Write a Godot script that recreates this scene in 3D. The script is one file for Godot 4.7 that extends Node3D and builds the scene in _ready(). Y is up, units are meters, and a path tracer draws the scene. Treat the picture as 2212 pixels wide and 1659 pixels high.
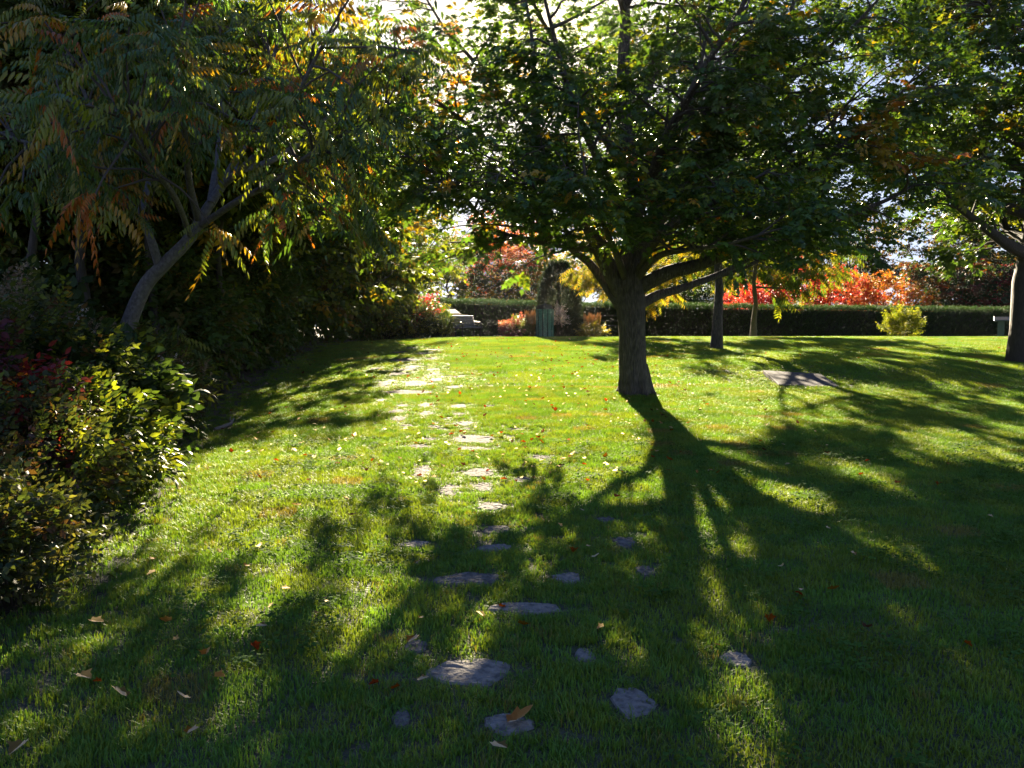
extends Node3D
# A park lawn in autumn, seen against a low sun: stepping stones climbing to a clipped hedge, a spreading maple, a wild border.

const F := 1912.0          # focal length in the units of the picture grid used below (2212 x 1659)
const CX := 1106.0
const CY := 829.5
const PITCH := -4.0
const EYE := Vector3(0, 1.6, 0)

var cam_basis := Basis(Vector3.RIGHT, deg_to_rad(PITCH))
var rng := RandomNumberGenerator.new()
var bumps := FastNoiseLite.new()
var clump := FastNoiseLite.new()
var taken := {}
var M := {}
var L := {}                # leaf and sprig meshes
var stones := []           # [x, z, half width, half depth]

# ---------------------------------------------------------------- places
func look(px: float, py: float) -> Vector3:
	return cam_basis * Vector3((px - CX) / F, -(py - CY) / F, -1.0)

func at(px: float, py: float, d: float) -> Vector3:
	var r := look(px, py)
	return EYE + r * (d / -r.z)

func rise(d: float) -> float:
	if d < 0.0:
		return 0.02 * d
	if d < 24.0:
		return 0.040 * d
	if d < 34.0:
		var t := d - 24.0
		return 0.96 + 0.040 * t - 0.0035 * t * t
	return 1.01 - 0.004 * (d - 34.0)

func hgt(x: float, z: float) -> float:
	var d := -z
	var y := rise(d)
	y += 0.16 * exp(-((x - 6.3) * (x - 6.3) / 7.0 + (d - 18.0) * (d - 18.0) / 5.0))
	y -= 0.22 * exp(-((x - 10.0) * (x - 10.0) / 16.0 + (d - 13.0) * (d - 13.0) / 30.0))
	y -= 0.10 * exp(-((x + 4.5) * (x + 4.5) / 2.0)) * clampf(d / 4.0, 0, 1)
	y += bumps.get_noise_2d(x, z) * 0.035 * clampf(1.2 - d / 60.0, 0, 1)
	return y

func on(x: float, d: float, up := 0.0) -> Vector3:
	return Vector3(x, hgt(x, -d) + up, -d)

func gp(px: float, py: float) -> Vector3:
	var r := look(px, py).normalized()
	var p := EYE
	for i in 900:
		p += r * 0.05
		if p.y <= hgt(p.x, p.z):
			break
	return Vector3(p.x, hgt(p.x, p.z), p.z)

func seen_at(p: Vector3) -> Vector2:
	var q := cam_basis.inverse() * (p - EYE)
	return Vector2(CX + F * q.x / -q.z, CY - F * q.y / -q.z)

# where the crowns have openings: the patches of sunlit grass in the shade, each as picture x, y, half width, half height, tilt
const SUNNY := [[1015, 1452, 95, 44, 0], [1030, 1368, 80, 46, 0], [690, 1500, 95, 48, -0.6], [480, 1545, 95, 55, -0.6], [640, 1060, 130, 70, -0.7], [560, 1180, 95, 75, -0.7], [590, 1295, 95, 46, -0.4], [470, 1390, 95, 46, -0.6], [800, 1325, 50, 80, -0.3], [720, 1400, 75, 48, -0.5],
	[815, 1592, 42, 40, 0], [1160, 1225, 40, 48, 0], [1385, 1420, 62, 42, 0], [1455, 1345, 36, 28, 0], [1545, 1160, 95, 42, 0.9], [1740, 1120, 120, 50, 0.4], [1990, 1225, 130, 34, 0.5], [2040, 1415, 200, 34, 0.56], [1750, 1600, 62, 46, 0.6], [1640, 1645, 62, 30, 0], [1040, 1085, 110, 40, 0], [960, 1130, 70, 26, 0],
	[1250, 1062, 60, 22, 0], [1290, 1098, 40, 18, 0], [1850, 1022, 95, 18, 0.3], [1980, 1062, 85, 18, 0.3], [1560, 900, 130, 60, 0.5], [1720, 868, 130, 44, 0.3], [2080, 985, 110, 20, 0.3], [760, 1240, 60, 60, 0], [250, 1620, 90, 24, -0.2], [1500, 1085, 40, 20, 0.3], [1910, 1330, 60, 26, 0.5]]
const SUN_SLOPE := 0.360

func open_to_sun(p: Vector3) -> bool:
	# follow the sunbeam through p down to the lawn
	var q := p
	for i in 4:
		var t := (q.y - hgt(q.x, q.z)) / (SUN_SLOPE + 0.04)
		q += Vector3(-0.007, -SUN_SLOPE, 1.0) * t
	if q.z > -2.6 or q.z < -20.0:
		return false
	var v := seen_at(q)
	for e in SUNNY:
		var d := Vector2(v.x - e[0], v.y - e[1]).rotated(-e[4])
		var r := Vector2(d.x / e[2], d.y / e[3]).length_squared()
		if r < 1.25:
			return true
	return false

func ground_normal(x: float, z: float) -> Vector3:
	return Vector3(hgt(x - 0.1, z) - hgt(x + 0.1, z), 0.2, hgt(x, z - 0.1) - hgt(x, z + 0.1)).normalized()

# edge of the wild border at the side of the lawn, as x for a distance d
func border_x(d: float) -> float:
	var ks := [[0.0, -1.4], [3.0, -2.0], [4.0, -2.35], [6.5, -2.75], [9.0, -3.3], [12.0, -3.9], [17.0, -4.6], [22.0, -5.2], [26.0, -5.3], [30.0, -4.4], [34.0, -3.8], [60.0, -3.8]]
	for i in ks.size() - 1:
		if d < ks[i + 1][0]:
			return lerpf(ks[i][1], ks[i + 1][1], clampf((d - ks[i][0]) / (ks[i + 1][0] - ks[i][0]), 0, 1))
	return -3.8

func rr(a: float, b: float) -> float:
	return rng.randf_range(a, b)

func in_ball() -> Vector3:
	for i in 20:
		var v := Vector3(rr(-1, 1), rr(-1, 1), rr(-1, 1))
		if v.length_squared() < 1.0:
			return v
	return Vector3.ZERO

# ---------------------------------------------------------------- geometry
class Geo:
	var v := PackedVector3Array()
	var n := PackedVector3Array()
	var c := PackedColorArray()
	var idx := PackedInt32Array()
	func tri(a: Vector3, b: Vector3, d: Vector3, col := Color.WHITE) -> void:
		var k := v.size()
		v.append(a); v.append(b); v.append(d)
		var m := (d - a).cross(b - a).normalized()
		n.append(m); n.append(m); n.append(m)
		c.append(col); c.append(col); c.append(col)
		idx.append(k); idx.append(k + 1); idx.append(k + 2)
	func quad(a: Vector3, b: Vector3, d: Vector3, e: Vector3, col := Color.WHITE) -> void:
		tri(a, b, d, col)
		tri(a, d, e, col)
	func tube(pts: Array, rad: Array, sides: int, lump := 0.0, cap := true) -> void:
		var first := v.size()
		var t0: Vector3 = (pts[1] - pts[0]).normalized()
		var u: Vector3 = t0.cross(Vector3(0.31, 0.2, 0.93)).normalized()
		for i in pts.size():
			var t: Vector3
			if i == 0:
				t = t0
			elif i == pts.size() - 1:
				t = (pts[i] - pts[i - 1]).normalized()
			else:
				t = (pts[i + 1] - pts[i - 1]).normalized()
			u = (u - t * u.dot(t)).normalized()
			var w := t.cross(u)
			for s in sides:
				var a := TAU * s / sides
				var d := u * cos(a) + w * sin(a)
				var r: float = rad[i] * (1.0 + lump * (sin(a * 3.0 + i * 0.7) * 0.6 + sin(a * 5.0 - i * 1.3) * 0.5))
				v.append(pts[i] + d * r)
				n.append(d)
				c.append(Color.WHITE)
		for i in pts.size() - 1:
			for s in sides:
				var a := first + i * sides + s
				var b := first + i * sides + (s + 1) % sides
				idx.append_array([a, a + sides, b, b, a + sides, b + sides])
		if cap:
			var k := v.size()
			v.append(pts[-1] + (pts[-1] - pts[-2]).normalized() * rad[-1] * 0.5)
			n.append((pts[-1] - pts[-2]).normalized())
			c.append(Color.WHITE)
			for s in sides:
				idx.append_array([k - sides + s, k, k - sides + (s + 1) % sides])
	func box(t: Transform3D, s: Vector3, ch := 0.0) -> void:
		var h := s * 0.5
		if ch <= 0.0:
			ch = minf(h.x, minf(h.y, h.z)) * 0.2
		var ring := []
		for lv in [[-h.y, ch], [-h.y + ch, 0.0], [h.y - ch, 0.0], [h.y, ch]]:
			var x: float = h.x - lv[1]
			var z: float = h.z - lv[1]
			var y: float = lv[0]
			ring.append([t * Vector3(-x + ch, y, -z), t * Vector3(x - ch, y, -z), t * Vector3(x, y, -z + ch), t * Vector3(x, y, z - ch), t * Vector3(x - ch, y, z), t * Vector3(-x + ch, y, z), t * Vector3(-x, y, z - ch), t * Vector3(-x, y, -z + ch)])
		for i in 3:
			for k in 8:
				quad(ring[i][k], ring[i][(k + 1) % 8], ring[i + 1][(k + 1) % 8], ring[i + 1][k])
		for k in range(1, 7):
			tri(ring[3][0], ring[3][k], ring[3][k + 1])
			tri(ring[0][0], ring[0][k + 1], ring[0][k])
	func mesh() -> ArrayMesh:
		var arr := []
		arr.resize(Mesh.ARRAY_MAX)
		arr[Mesh.ARRAY_VERTEX] = v
		arr[Mesh.ARRAY_NORMAL] = n
		arr[Mesh.ARRAY_COLOR] = c
		arr[Mesh.ARRAY_INDEX] = idx
		var m := ArrayMesh.new()
		m.add_surface_from_arrays(Mesh.PRIMITIVE_TRIANGLES, arr)
		return m

# ---------------------------------------------------------------- objects
func numbered(called: String) -> String:
	var k: int = taken.get(called, -1) + 1
	taken[called] = k
	return called if k == 0 else "%s_%03d" % [called, k]

func tag(o: Node3D, label: String, category: String, group := "") -> Node3D:
	o.set_meta("label", label)
	o.set_meta("category", category)
	if group:
		o.set_meta("group", group)
	return o

func thing(called: String, label: String, category: String, where: Vector3, group := "") -> Node3D:
	var o := Node3D.new()
	o.name = numbered(called)
	add_child(o)
	o.position = where
	return tag(o, label, category, group)

func part(called: String, m: Mesh, mat: Material, parent: Node3D, kind := "") -> MeshInstance3D:
	var o := MeshInstance3D.new()
	o.name = called if parent != self else numbered(called)
	o.mesh = m
	o.material_override = mat
	parent.add_child(o, true)
	if kind:
		o.set_meta("kind", kind)
	return o

# copies of one mesh; places are in the world and turned into the parent's own axes
func scatter(called: String, m: Mesh, mat: Material, places: Array, tints: Array, parent: Node3D, origin := Vector3.ZERO) -> void:
	if places.is_empty():
		return
	var mm := MultiMesh.new()
	mm.transform_format = MultiMesh.TRANSFORM_3D
	mm.use_colors = true
	mm.mesh = m
	mm.instance_count = places.size()
	for i in places.size():
		var t: Transform3D = places[i]
		t.origin -= origin
		mm.set_instance_transform(i, t)
		mm.set_instance_color(i, tints[i])
	var o := MultiMeshInstance3D.new()
	o.name = called if parent != self else numbered(called)
	o.multimesh = mm
	o.material_override = mat
	o.set_meta("kind", "stuff")
	parent.add_child(o, true)

# sprays spread over several variants of a mesh
func sprays(called: String, meshes: Array, mat: Material, places: Array, tints: Array, parent: Node3D, origin: Vector3) -> void:
	var n := meshes.size()
	for k in n:
		var p := []
		var c := []
		for i in range(k, places.size(), n):
			p.append(places[i])
			c.append(tints[i])
		scatter(called, meshes[k], mat, p, c, parent, origin)

func facing(dir: Vector3, pos: Vector3, size: float, roll := 0.0) -> Transform3D:
	var z := dir.normalized()
	var x := Vector3.UP.cross(z)
	x = Vector3.RIGHT if x.length() < 0.05 else x.normalized()
	var b := Basis(x, z.cross(x), z)
	if roll:
		b = Basis(z, roll) * b
	return Transform3D(b.scaled(Vector3.ONE * size), pos)

# ---------------------------------------------------------------- materials
func noise_tex(seed_: int, freq: float, lo: Color, hi: Color, size := 256, octaves := 4, mid := Color(0, 0, 0, 0)) -> NoiseTexture2D:
	var nz := FastNoiseLite.new()
	nz.seed = seed_
	nz.frequency = freq
	nz.fractal_octaves = octaves
	var t := NoiseTexture2D.new()
	t.width = size
	t.height = size
	t.seamless = true
	t.noise = nz
	var g := Gradient.new()
	g.set_color(0, lo)
	g.set_color(1, hi)
	if mid.a > 0:
		g.add_point(0.5, mid)
	t.color_ramp = g
	return t

func lin(r: float, g: float, b: float) -> Color:
	return Color(r, g, b).linear_to_srgb()

func leafy(rough: float, tint: Color, spec := 0.5) -> StandardMaterial3D:
	var m := StandardMaterial3D.new()
	m.albedo_color = Color.WHITE
	m.vertex_color_use_as_albedo = true
	m.roughness = rough
	m.metallic_specular = spec
	m.backlight_enabled = true
	m.backlight = tint
	m.cull_mode = BaseMaterial3D.CULL_DISABLED
	return m

func bark(lo: Color, hi: Color, seed_: int, scale: Vector3, relief := 1.6) -> StandardMaterial3D:
	var m := StandardMaterial3D.new()
	m.albedo_texture = noise_tex(seed_, 0.03, lo, hi, 256, 5)
	m.heightmap_enabled = true
	m.heightmap_texture = noise_tex(seed_ + 1, 0.035, Color.BLACK, Color.WHITE, 256, 4)
	m.heightmap_scale = relief
	m.roughness = 0.9
	m.uv1_triplanar = true
	m.uv1_world_triplanar = true
	m.uv1_scale = scale
	return m

func plain(c: Color, rough: float, metal := 0.0, seed_ := 0, freq := 6.0) -> StandardMaterial3D:
	var m := StandardMaterial3D.new()
	m.roughness = rough
	m.metallic = metal
	if seed_:
		m.albedo_texture = noise_tex(seed_, 0.03, c.darkened(0.25), c.lightened(0.12), 128, 4)
		m.uv1_triplanar = true
		m.uv1_scale = Vector3.ONE * freq
	else:
		m.albedo_color = c
	return m

func make_materials() -> void:
	var sun_through := lin(1.0, 0.95, 0.30)
	M.leaf = leafy(0.42, sun_through)
	M.leaf_border = leafy(0.52, sun_through, 0.35)
	M.leaf_soft = leafy(0.6, sun_through, 0.35)
	M.red_leaf = leafy(0.5, lin(1.0, 0.9, 0.7), 0.4)
	M.grass = leafy(0.55, lin(1.0, 0.80, 0.20), 0.35)
	M.clover = leafy(0.85, lin(1.0, 0.85, 0.2), 0.2)
	M.needle = leafy(0.75, lin(0.45, 0.5, 0.2), 0.3)
	M.litter = leafy(0.95, lin(0.9, 0.7, 0.4), 0.1)
	M.dry = leafy(0.7, lin(0.9, 0.8, 0.6), 0.3)
	M.bark = bark(lin(0.02, 0.017, 0.015), lin(0.14, 0.122, 0.104), 11, Vector3(4.5, 0.75, 4.5), 4.0)
	M.bark_dark = bark(lin(0.02, 0.018, 0.016), lin(0.075, 0.065, 0.055), 21, Vector3(4, 0.7, 4), 1.2)
	M.bark_grey = bark(lin(0.04, 0.038, 0.036), lin(0.15, 0.145, 0.14), 31, Vector3(3, 2.2, 3), 0.8)
	M.bark_tan = bark(lin(0.06, 0.048, 0.028), lin(0.12, 0.098, 0.058), 41, Vector3(3, 1.0, 3), 0.8)
	M.twig = plain(lin(0.05, 0.042, 0.036), 0.9)
	M.stem = plain(lin(0.06, 0.05, 0.03), 0.85)
	var g := StandardMaterial3D.new()
	g.vertex_color_use_as_albedo = true
	g.albedo_texture = noise_tex(51, 0.02, Color(0.55, 0.55, 0.55), Color(1, 1, 1), 512, 5)
	g.uv1_triplanar = true
	g.uv1_world_triplanar = true
	g.uv1_scale = Vector3.ONE * 0.9
	g.heightmap_enabled = true
	g.heightmap_texture = noise_tex(52, 0.05, Color.BLACK, Color.WHITE, 512, 5)
	g.heightmap_scale = 2.0
	g.roughness = 0.95
	M.ground = g
	for k in 3:
		var s := StandardMaterial3D.new()
		var a: float = [0.10, 0.135, 0.085][k]
		s.albedo_texture = noise_tex(61 + k, 0.018, lin(a * 0.35, a * 0.33, a * 0.28), lin(a * 1.5, a * 1.38, a * 1.2), 512, 6, lin(a, a * 0.92, a * 0.8))
		s.heightmap_enabled = true
		s.heightmap_texture = noise_tex(71 + k, 0.02, Color.BLACK, Color.WHITE, 512, 6)
		s.heightmap_scale = 1.6
		s.roughness = 0.95
		s.metallic_specular = 0.2
		s.uv1_triplanar = true
		s.uv1_world_triplanar = true
		s.uv1_scale = Vector3.ONE * 1.9
		M["stone%d" % k] = s
	M.slab = plain(lin(0.075, 0.070, 0.075), 0.85, 0.0, 81, 2.0)
	M.slab.metallic_specular = 0.12
	M.slab_edge = plain(lin(0.10, 0.08, 0.07), 0.8, 0.0, 82, 3.0)
	M.bench_slat = plain(lin(0.055, 0.062, 0.085), 0.3, 0.0, 83, 5.0)
	M.iron = plain(lin(0.03, 0.03, 0.032), 0.4, 0.6)
	M.bolt = plain(lin(0.55, 0.55, 0.55), 0.25, 0.9)
	M.bin_green = plain(lin(0.022, 0.150, 0.115), 0.4, 0.0, 84, 3.0)
	M.bin_lid = plain(lin(0.018, 0.022, 0.03), 0.25, 0.0)
	M.brown_board = plain(lin(0.12, 0.035, 0.02), 0.5, 0.0, 85, 3.0)
	M.sign_face = plain(lin(0.035, 0.035, 0.04), 0.7)
	M.sign_face.metallic_specular = 0.15
	M.sign_dark = plain(lin(0.02, 0.05, 0.05), 0.4)
	M.hedge_core = plain(lin(0.012, 0.016, 0.008), 0.95, 0.0, 86, 2.0)
	M.deadwood = bark(lin(0.08, 0.07, 0.06), lin(0.2, 0.18, 0.16), 87, Vector3(2, 6, 6), 0.6)
	M.ink = plain(lin(0.07, 0.06, 0.06), 0.6)

# ---------------------------------------------------------------- leaves
func put_leaf(g: Geo, t: Transform3D, half: Array, fold: float, droop: float, col: Color) -> void:
	# half: outline of the right half from the stalk to the tip, in units of the leaf's length; x is the half width
	var mid := Vector3(0, 0, 0.32)
	for side in [1.0, -1.0]:
		for i in half.size() - 1:
			var a: Vector2 = half[i]
			var b: Vector2 = half[i + 1]
			var pa := Vector3(a.x * side, -absf(a.x) * fold - a.y * a.y * droop, a.y)
			var pb := Vector3(b.x * side, -absf(b.x) * fold - b.y * b.y * droop, b.y)
			var pm := Vector3(0, -mid.z * mid.z * droop, mid.z)
			g.tri(t * pm, t * pa, t * pb, col)

const MAPLE := [Vector2(0, 0), Vector2(0.33, -0.04), Vector2(0.25, 0.2), Vector2(0.55, 0.5), Vector2(0.2, 0.52), Vector2(0.17, 0.74), Vector2(0, 1)]
const FALLEN := [Vector2(0, 0), Vector2(0.3, -0.02), Vector2(0.3, 0.22), Vector2(0.5, 0.5), Vector2(0.28, 0.58), Vector2(0.2, 0.8), Vector2(0, 1)]
const OVAL := [Vector2(0, 0), Vector2(0.22, 0.2), Vector2(0.26, 0.5), Vector2(0, 1)]
const ROUND := [Vector2(0, 0.02), Vector2(0.3, -0.08), Vector2(0.5, 0.25), Vector2(0.36, 0.62), Vector2(0, 1)]
const LANCE := [Vector2(0, 0), Vector2(0.13, 0.25), Vector2(0.1, 0.6), Vector2(0, 1)]
const SIMPLE := [Vector2(0, 0), Vector2(0.38, 0.4), Vector2(0, 1)]

func shade_of(v := 0.25) -> Color:
	var k := rr(1.0 - v, 1.0 + v)
	return Color(k * rr(0.85, 1.2), k, k * rr(0.8, 1.1))

# a leafy shoot along +z, leaves lying more or less flat
func sprig(outline: Array, count: int, length: float, size: float, tilt: float, petiole: float) -> ArrayMesh:
	var g := Geo.new()
	for i in count:
		var s := 1.0 if i % 2 == 0 else -1.0
		var along := length * (0.12 + 0.88 * (i + rr(0, 0.8)) / count)
		var yaw := s * rr(0.5, 1.25) * (1.0 if i < count - 1 else 0.15)
		var b := Basis(Vector3.UP, yaw) * Basis(Vector3.RIGHT, rr(-tilt * 0.4, tilt)) * Basis(Vector3.BACK, rr(-tilt, tilt))
		var base := Vector3(rr(-0.02, 0.02) * length, rr(-0.12, 0.08) * length, along)
		var out := b * Vector3(0, 0, petiole * rr(0.5, 1.0))
		var t := Transform3D(b.scaled(Vector3.ONE * size * rr(0.7, 1.15)), base + out)
		put_leaf(g, t, outline, rr(0.05, 0.3), rr(0.05, 0.35), shade_of())
		if petiole > 0.0:
			var w := b.x * 0.0018
			g.tri(base - w, base + w, base + out, Color(0.9, 0.6, 0.5))
	var tw := Vector3(0.0025, 0, 0)
	g.tri(-tw, tw, Vector3(0, 0, length), Color(0.5, 0.35, 0.4))
	return g.mesh()

# a pinnate leaf along +z that bends down, leaflets hanging at both sides
func frond(pairs: int, length: float, leaflet: float, sag: float, hang: float) -> ArrayMesh:
	var g := Geo.new()
	var last := Vector3.ZERO
	for i in pairs + 1:
		var t := (i + 0.6) / (pairs + 0.6)
		var p := Vector3(0, -sag * t * t * length, length * t)
		var along := Vector3(0, -2.0 * sag * t, 1).normalized()
		var w := Vector3(0.0022, 0, 0)
		g.tri(last - w, last + w, p, Color(1.2, 0.7, 0.6))
		last = p
		var size := leaflet * (0.6 + 0.6 * sin(PI * clampf(t * 0.9, 0, 1)))
		if i == pairs:
			put_leaf(g, facing(along, p, size), LANCE, 0.2, 0.2, shade_of(0.15))
			break
		for s in [1.0, -1.0]:
			var dir: Vector3 = (Vector3(s, -hang * rr(0.7, 1.4), 0) + along * rr(0.35, 0.7)).normalized()
			put_leaf(g, facing(dir, p, size * rr(0.85, 1.1), s * rr(-0.2, 0.5)), LANCE, 0.25, 0.25, shade_of(0.2))
	return g.mesh()

func tuft(blades: int, radius: float, high: float, wide: float, lean: float, square := false) -> ArrayMesh:
	var g := Geo.new()
	for i in blades:
		var a := rr(0, TAU)
		var r := radius * sqrt(rng.randf())
		var p := Vector3(cos(a) * r, -0.005, sin(a) * r)
		if square:
			p = Vector3(rr(-radius, radius), -0.005, rr(-radius, radius))
		var turn := rr(0, TAU)
		var side := Vector3(cos(turn), 0, sin(turn)) * wide * rr(0.6, 1.2)
		var out := Vector3(-sin(turn), 0, cos(turn)) * rr(-1, 1) * lean
		var h := high * rr(0.45, 1.15)
		var col := shade_of(0.3)
		if rng.randf() < 0.07:
			col = Color(2.2, 1.5, 2.2) * rr(0.7, 1.0)
		var m := p + Vector3(0, h * 0.6, 0) + out * h * 0.35
		var tip := p + Vector3(0, h * rr(0.8, 1.0), 0) + out * h
		g.tri(p - side * 0.5, p + side * 0.5, m + side * 0.45, col)
		g.tri(p - side * 0.5, m + side * 0.45, m - side * 0.45, col)
		g.tri(m - side * 0.45, m + side * 0.45, tip, col)
	return g.mesh()

func clover_tuft(leaves: int, radius: float) -> ArrayMesh:
	var g := Geo.new()
	for i in leaves:
		var a := rr(0, TAU)
		var r := radius * sqrt(rng.randf())
		var p := Vector3(cos(a) * r, rr(0.03, 0.06), sin(a) * r)
		var col := shade_of(0.25)
		var turn := rr(0, TAU)
		var tilt := Basis(Vector3(rr(-1, 1), 0, rr(-1, 1)).normalized(), rr(0, 0.6))
		for k in 3:
			var b := tilt * Basis(Vector3.UP, turn + TAU * k / 3.0)
			put_leaf(g, Transform3D(b.scaled(Vector3.ONE * 0.013), p), ROUND, 0.1, 0.2, col)
		g.tri(Vector3(p.x, 0, p.z), Vector3(p.x + 0.002, 0, p.z), p, col)
	return g.mesh()

func make_leaves() -> void:
	L.maple = []
	for k in 4:
		L.maple.append(sprig(MAPLE, 9, 0.42, 0.125, 0.65, 0.06))
	L.broad = []
	for k in 3:
		L.broad.append(sprig(OVAL, 13, 0.5, 0.13, 0.8, 0.03))
	L.far = []
	for k in 3:
		L.far.append(sprig(SIMPLE, 12, 0.62, 0.15, 0.9, 0.03))
	L.small = []
	for k in 3:
		L.small.append(sprig(OVAL, 15, 0.3, 0.062, 0.8, 0.01))
	L.tiny = []
	for k in 3:
		L.tiny.append(sprig(SIMPLE, 18, 0.36, 0.06, 0.9, 0.01))
	L.grape = []
	for k in 2:
		L.grape.append(sprig(ROUND, 5, 0.34, 0.13, 0.7, 0.05))
	L.lance = []
	for k in 2:
		L.lance.append(sprig(LANCE, 16, 0.34, 0.1, 0.7, 0.0))
	L.sumac = []
	for k in 4:
		L.sumac.append(frond(8 + k % 3, 0.36, 0.092, [0.35, 0.7, 1.0, 1.3][k], [0.9, 1.3, 1.8, 2.4][k]))
	L.walnut = []
	for k in 3:
		L.walnut.append(frond(6, 0.34, 0.11, rr(0.15, 0.5), rr(0.2, 0.8)))
	L.cedar = []
	for k in 3:
		L.cedar.append(sprig(LANCE, 16, 0.16, 0.05, 0.9, 0.0))
	L.tuft = []
	for k in 5:
		L.tuft.append(tuft(46, 0.062, 0.050, 0.0042, 0.85))
	L.patch = []
	for k in 6:
		L.patch.append(tuft(720, 0.128, 0.042, 0.0042, 0.9, true))
	L.patch_far = []
	for k in 4:
		L.patch_far.append(tuft(820, 0.265, 0.042, 0.0085, 0.9, true))
	L.clover = []
	for k in 2:
		L.clover.append(clover_tuft(9, 0.07))
	L.fallen = []
	for k in 4:
		var g := Geo.new()
		put_leaf(g, Transform3D.IDENTITY, FALLEN, rr(-0.9, -0.3), rr(-0.7, 0.3), Color.WHITE)
		g.quad(Vector3(-0.012, 0, 0.02), Vector3(0.012, 0, 0.02), Vector3(0.05, 0.06, -0.4), Vector3(0.03, 0.06, -0.4))
		L.fallen.append(g.mesh())

# a tint near one of the palette's colours: [[share, colour], ...]
func pick(palette: Array, vary := 0.2) -> Color:
	var r := rng.randf()
	for p in palette:
		r -= p[0]
		if r <= 0.0:
			var k := rr(1.0 - vary, 1.0 + vary)
			return Color(p[1].r * k * rr(0.92, 1.08), p[1].g * k, p[1].b * k)
	return palette[0][1]

const MAPLE_GREEN := Color(0.070, 0.130, 0.024)
const MAPLE_DARK := Color(0.045, 0.092, 0.020)
const YELLOW_GREEN := Color(0.150, 0.180, 0.020)
const GOLD := Color(0.300, 0.190, 0.015)
const ORANGE := Color(0.340, 0.110, 0.012)
const RED := Color(0.500, 0.045, 0.035)
const CRIMSON := Color(0.160, 0.018, 0.022)
const BROWN := Color(0.110, 0.060, 0.025)
const DEEP := Color(0.030, 0.055, 0.016)

# ---------------------------------------------------------------- wood
# a wandering branch from a to b; returns its points
func wander(a: Vector3, b: Vector3, steps: int, wobble: float, sag := 0.0) -> Array:
	var out := []
	var len_ := a.distance_to(b)
	for i in steps + 1:
		var t := float(i) / steps
		var p := a.lerp(b, t) + in_ball() * wobble * len_ * sin(PI * t)
		p.y -= sag * len_ * sin(PI * t)
		out.append(p)
	return out

func taper(n: int, r0: float, r1: float) -> Array:
	var out := []
	for i in n:
		out.append(lerpf(r0, r1, float(i) / (n - 1)))
	return out

func smooth_line(ps: Array, per := 4) -> Array:
	var out := []
	for i in ps.size() - 1:
		var p0: Vector3 = ps[maxi(i - 1, 0)]
		var p3: Vector3 = ps[mini(i + 2, ps.size() - 1)]
		for k in per:
			out.append((ps[i] as Vector3).cubic_interpolate(ps[i + 1], p0, p3, float(k) / per))
	out.append(ps[-1])
	return out

# side branches and twigs along a limb; leafy places are appended to spots as [point, direction]
func leaf_out(g: Geo, limb: Array, r: float, from: float, per_m: float, reach: float, twigs: int, spots: Array, flat := 0.5, keep = null, lift := 0.12) -> void:
	var total := 0.0
	for i in limb.size() - 1:
		total += (limb[i] as Vector3).distance_to(limb[i + 1])
	var n := int(total * (1.0 - from) * per_m) + 1
	for k in n + 1:
		var t := lerpf(from, 1.0, (k + rr(-0.3, 0.3)) / n) if k < n else 1.0
		t = clampf(t, 0.0, 1.0)
		var f := t * (limb.size() - 1)
		var i := mini(int(f), limb.size() - 2)
		var p := (limb[i] as Vector3).lerp(limb[i + 1], f - i)
		var axis: Vector3 = (limb[i + 1] - limb[i]).normalized()
		var side := axis.cross(in_ball() + Vector3(0.01, 0, 0)).normalized()
		var dir := (axis * rr(0.25, 0.9) + side) if k < n else axis
		dir.y = dir.y * flat + lift
		dir = dir.normalized()
		var len_ := reach * rr(0.55, 1.15) * (1.15 - 0.55 * t)
		var q := p + dir * len_
		if keep != null and not (keep.call(q) and keep.call(p.lerp(q, 0.5))):
			continue
		var b := wander(p, q, 4, 0.07, -0.03)
		var rb := minf(r * lerpf(0.5, 0.25, t), 0.012 + len_ * 0.012)
		g.tube(b, taper(5, rb, 0.005), 5, 0.0, false)
		for w in twigs:
			var tw := rr(0.25, 1.0)
			var fw := tw * 4.0
			var iw := mini(int(fw), 3)
			var pw := (b[iw] as Vector3).lerp(b[iw + 1], fw - iw)
			var dw := (dir * rr(0.3, 1.0) + dir.cross(in_ball() + Vector3(0, 0.01, 0)).normalized())
			dw.y = dw.y * flat * 0.8 + 0.02
			dw = dw.normalized()
			var lw := len_ * rr(0.2, 0.45)
			var e := pw + dw * lw
			g.tube([pw, pw.lerp(e, 0.5) + in_ball() * lw * 0.05, e], [0.0055, 0.004, 0.0025], 3, 0.0, false)
			spots.append([pw.lerp(e, 0.35), dw])
			spots.append([pw.lerp(e, 0.8), dw])
		spots.append([q, dir])

func dress(spots: Array, per: int, size: float, palette: Array, places: Array, tints: Array, spread := 0.1, droop := 0.15, keep = null, mottle := 0.0, gaps := -2.0) -> void:
	for s in spots:
		for k in per:
			var p: Vector3 = s[0] + in_ball() * spread
			if keep != null and not keep.call(p):
				continue
			if gaps > -1.0 and clump.get_noise_3d(p.x * 75.0 + 300.0, p.y * 110.0, p.z * 75.0) < gaps:
				continue
			var d: Vector3 = s[1] + in_ball() * 0.9
			d.y = d.y * 0.5 - droop
			if open_to_sun(p + d.normalized() * 0.18) and rng.randf() < 0.97:
				continue
			places.append(facing(d, p, size * rr(0.75, 1.2), rr(-0.5, 0.5)))
			var c := pick(palette)
			if mottle > 0.0 and clump.get_noise_3d(p.x * 40.0, p.y * 40.0, p.z * 40.0) > 0.42:
				c = c.lerp(pick([[0.7, GOLD], [0.3, ORANGE]]), mottle)
			tints.append(c)

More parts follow.
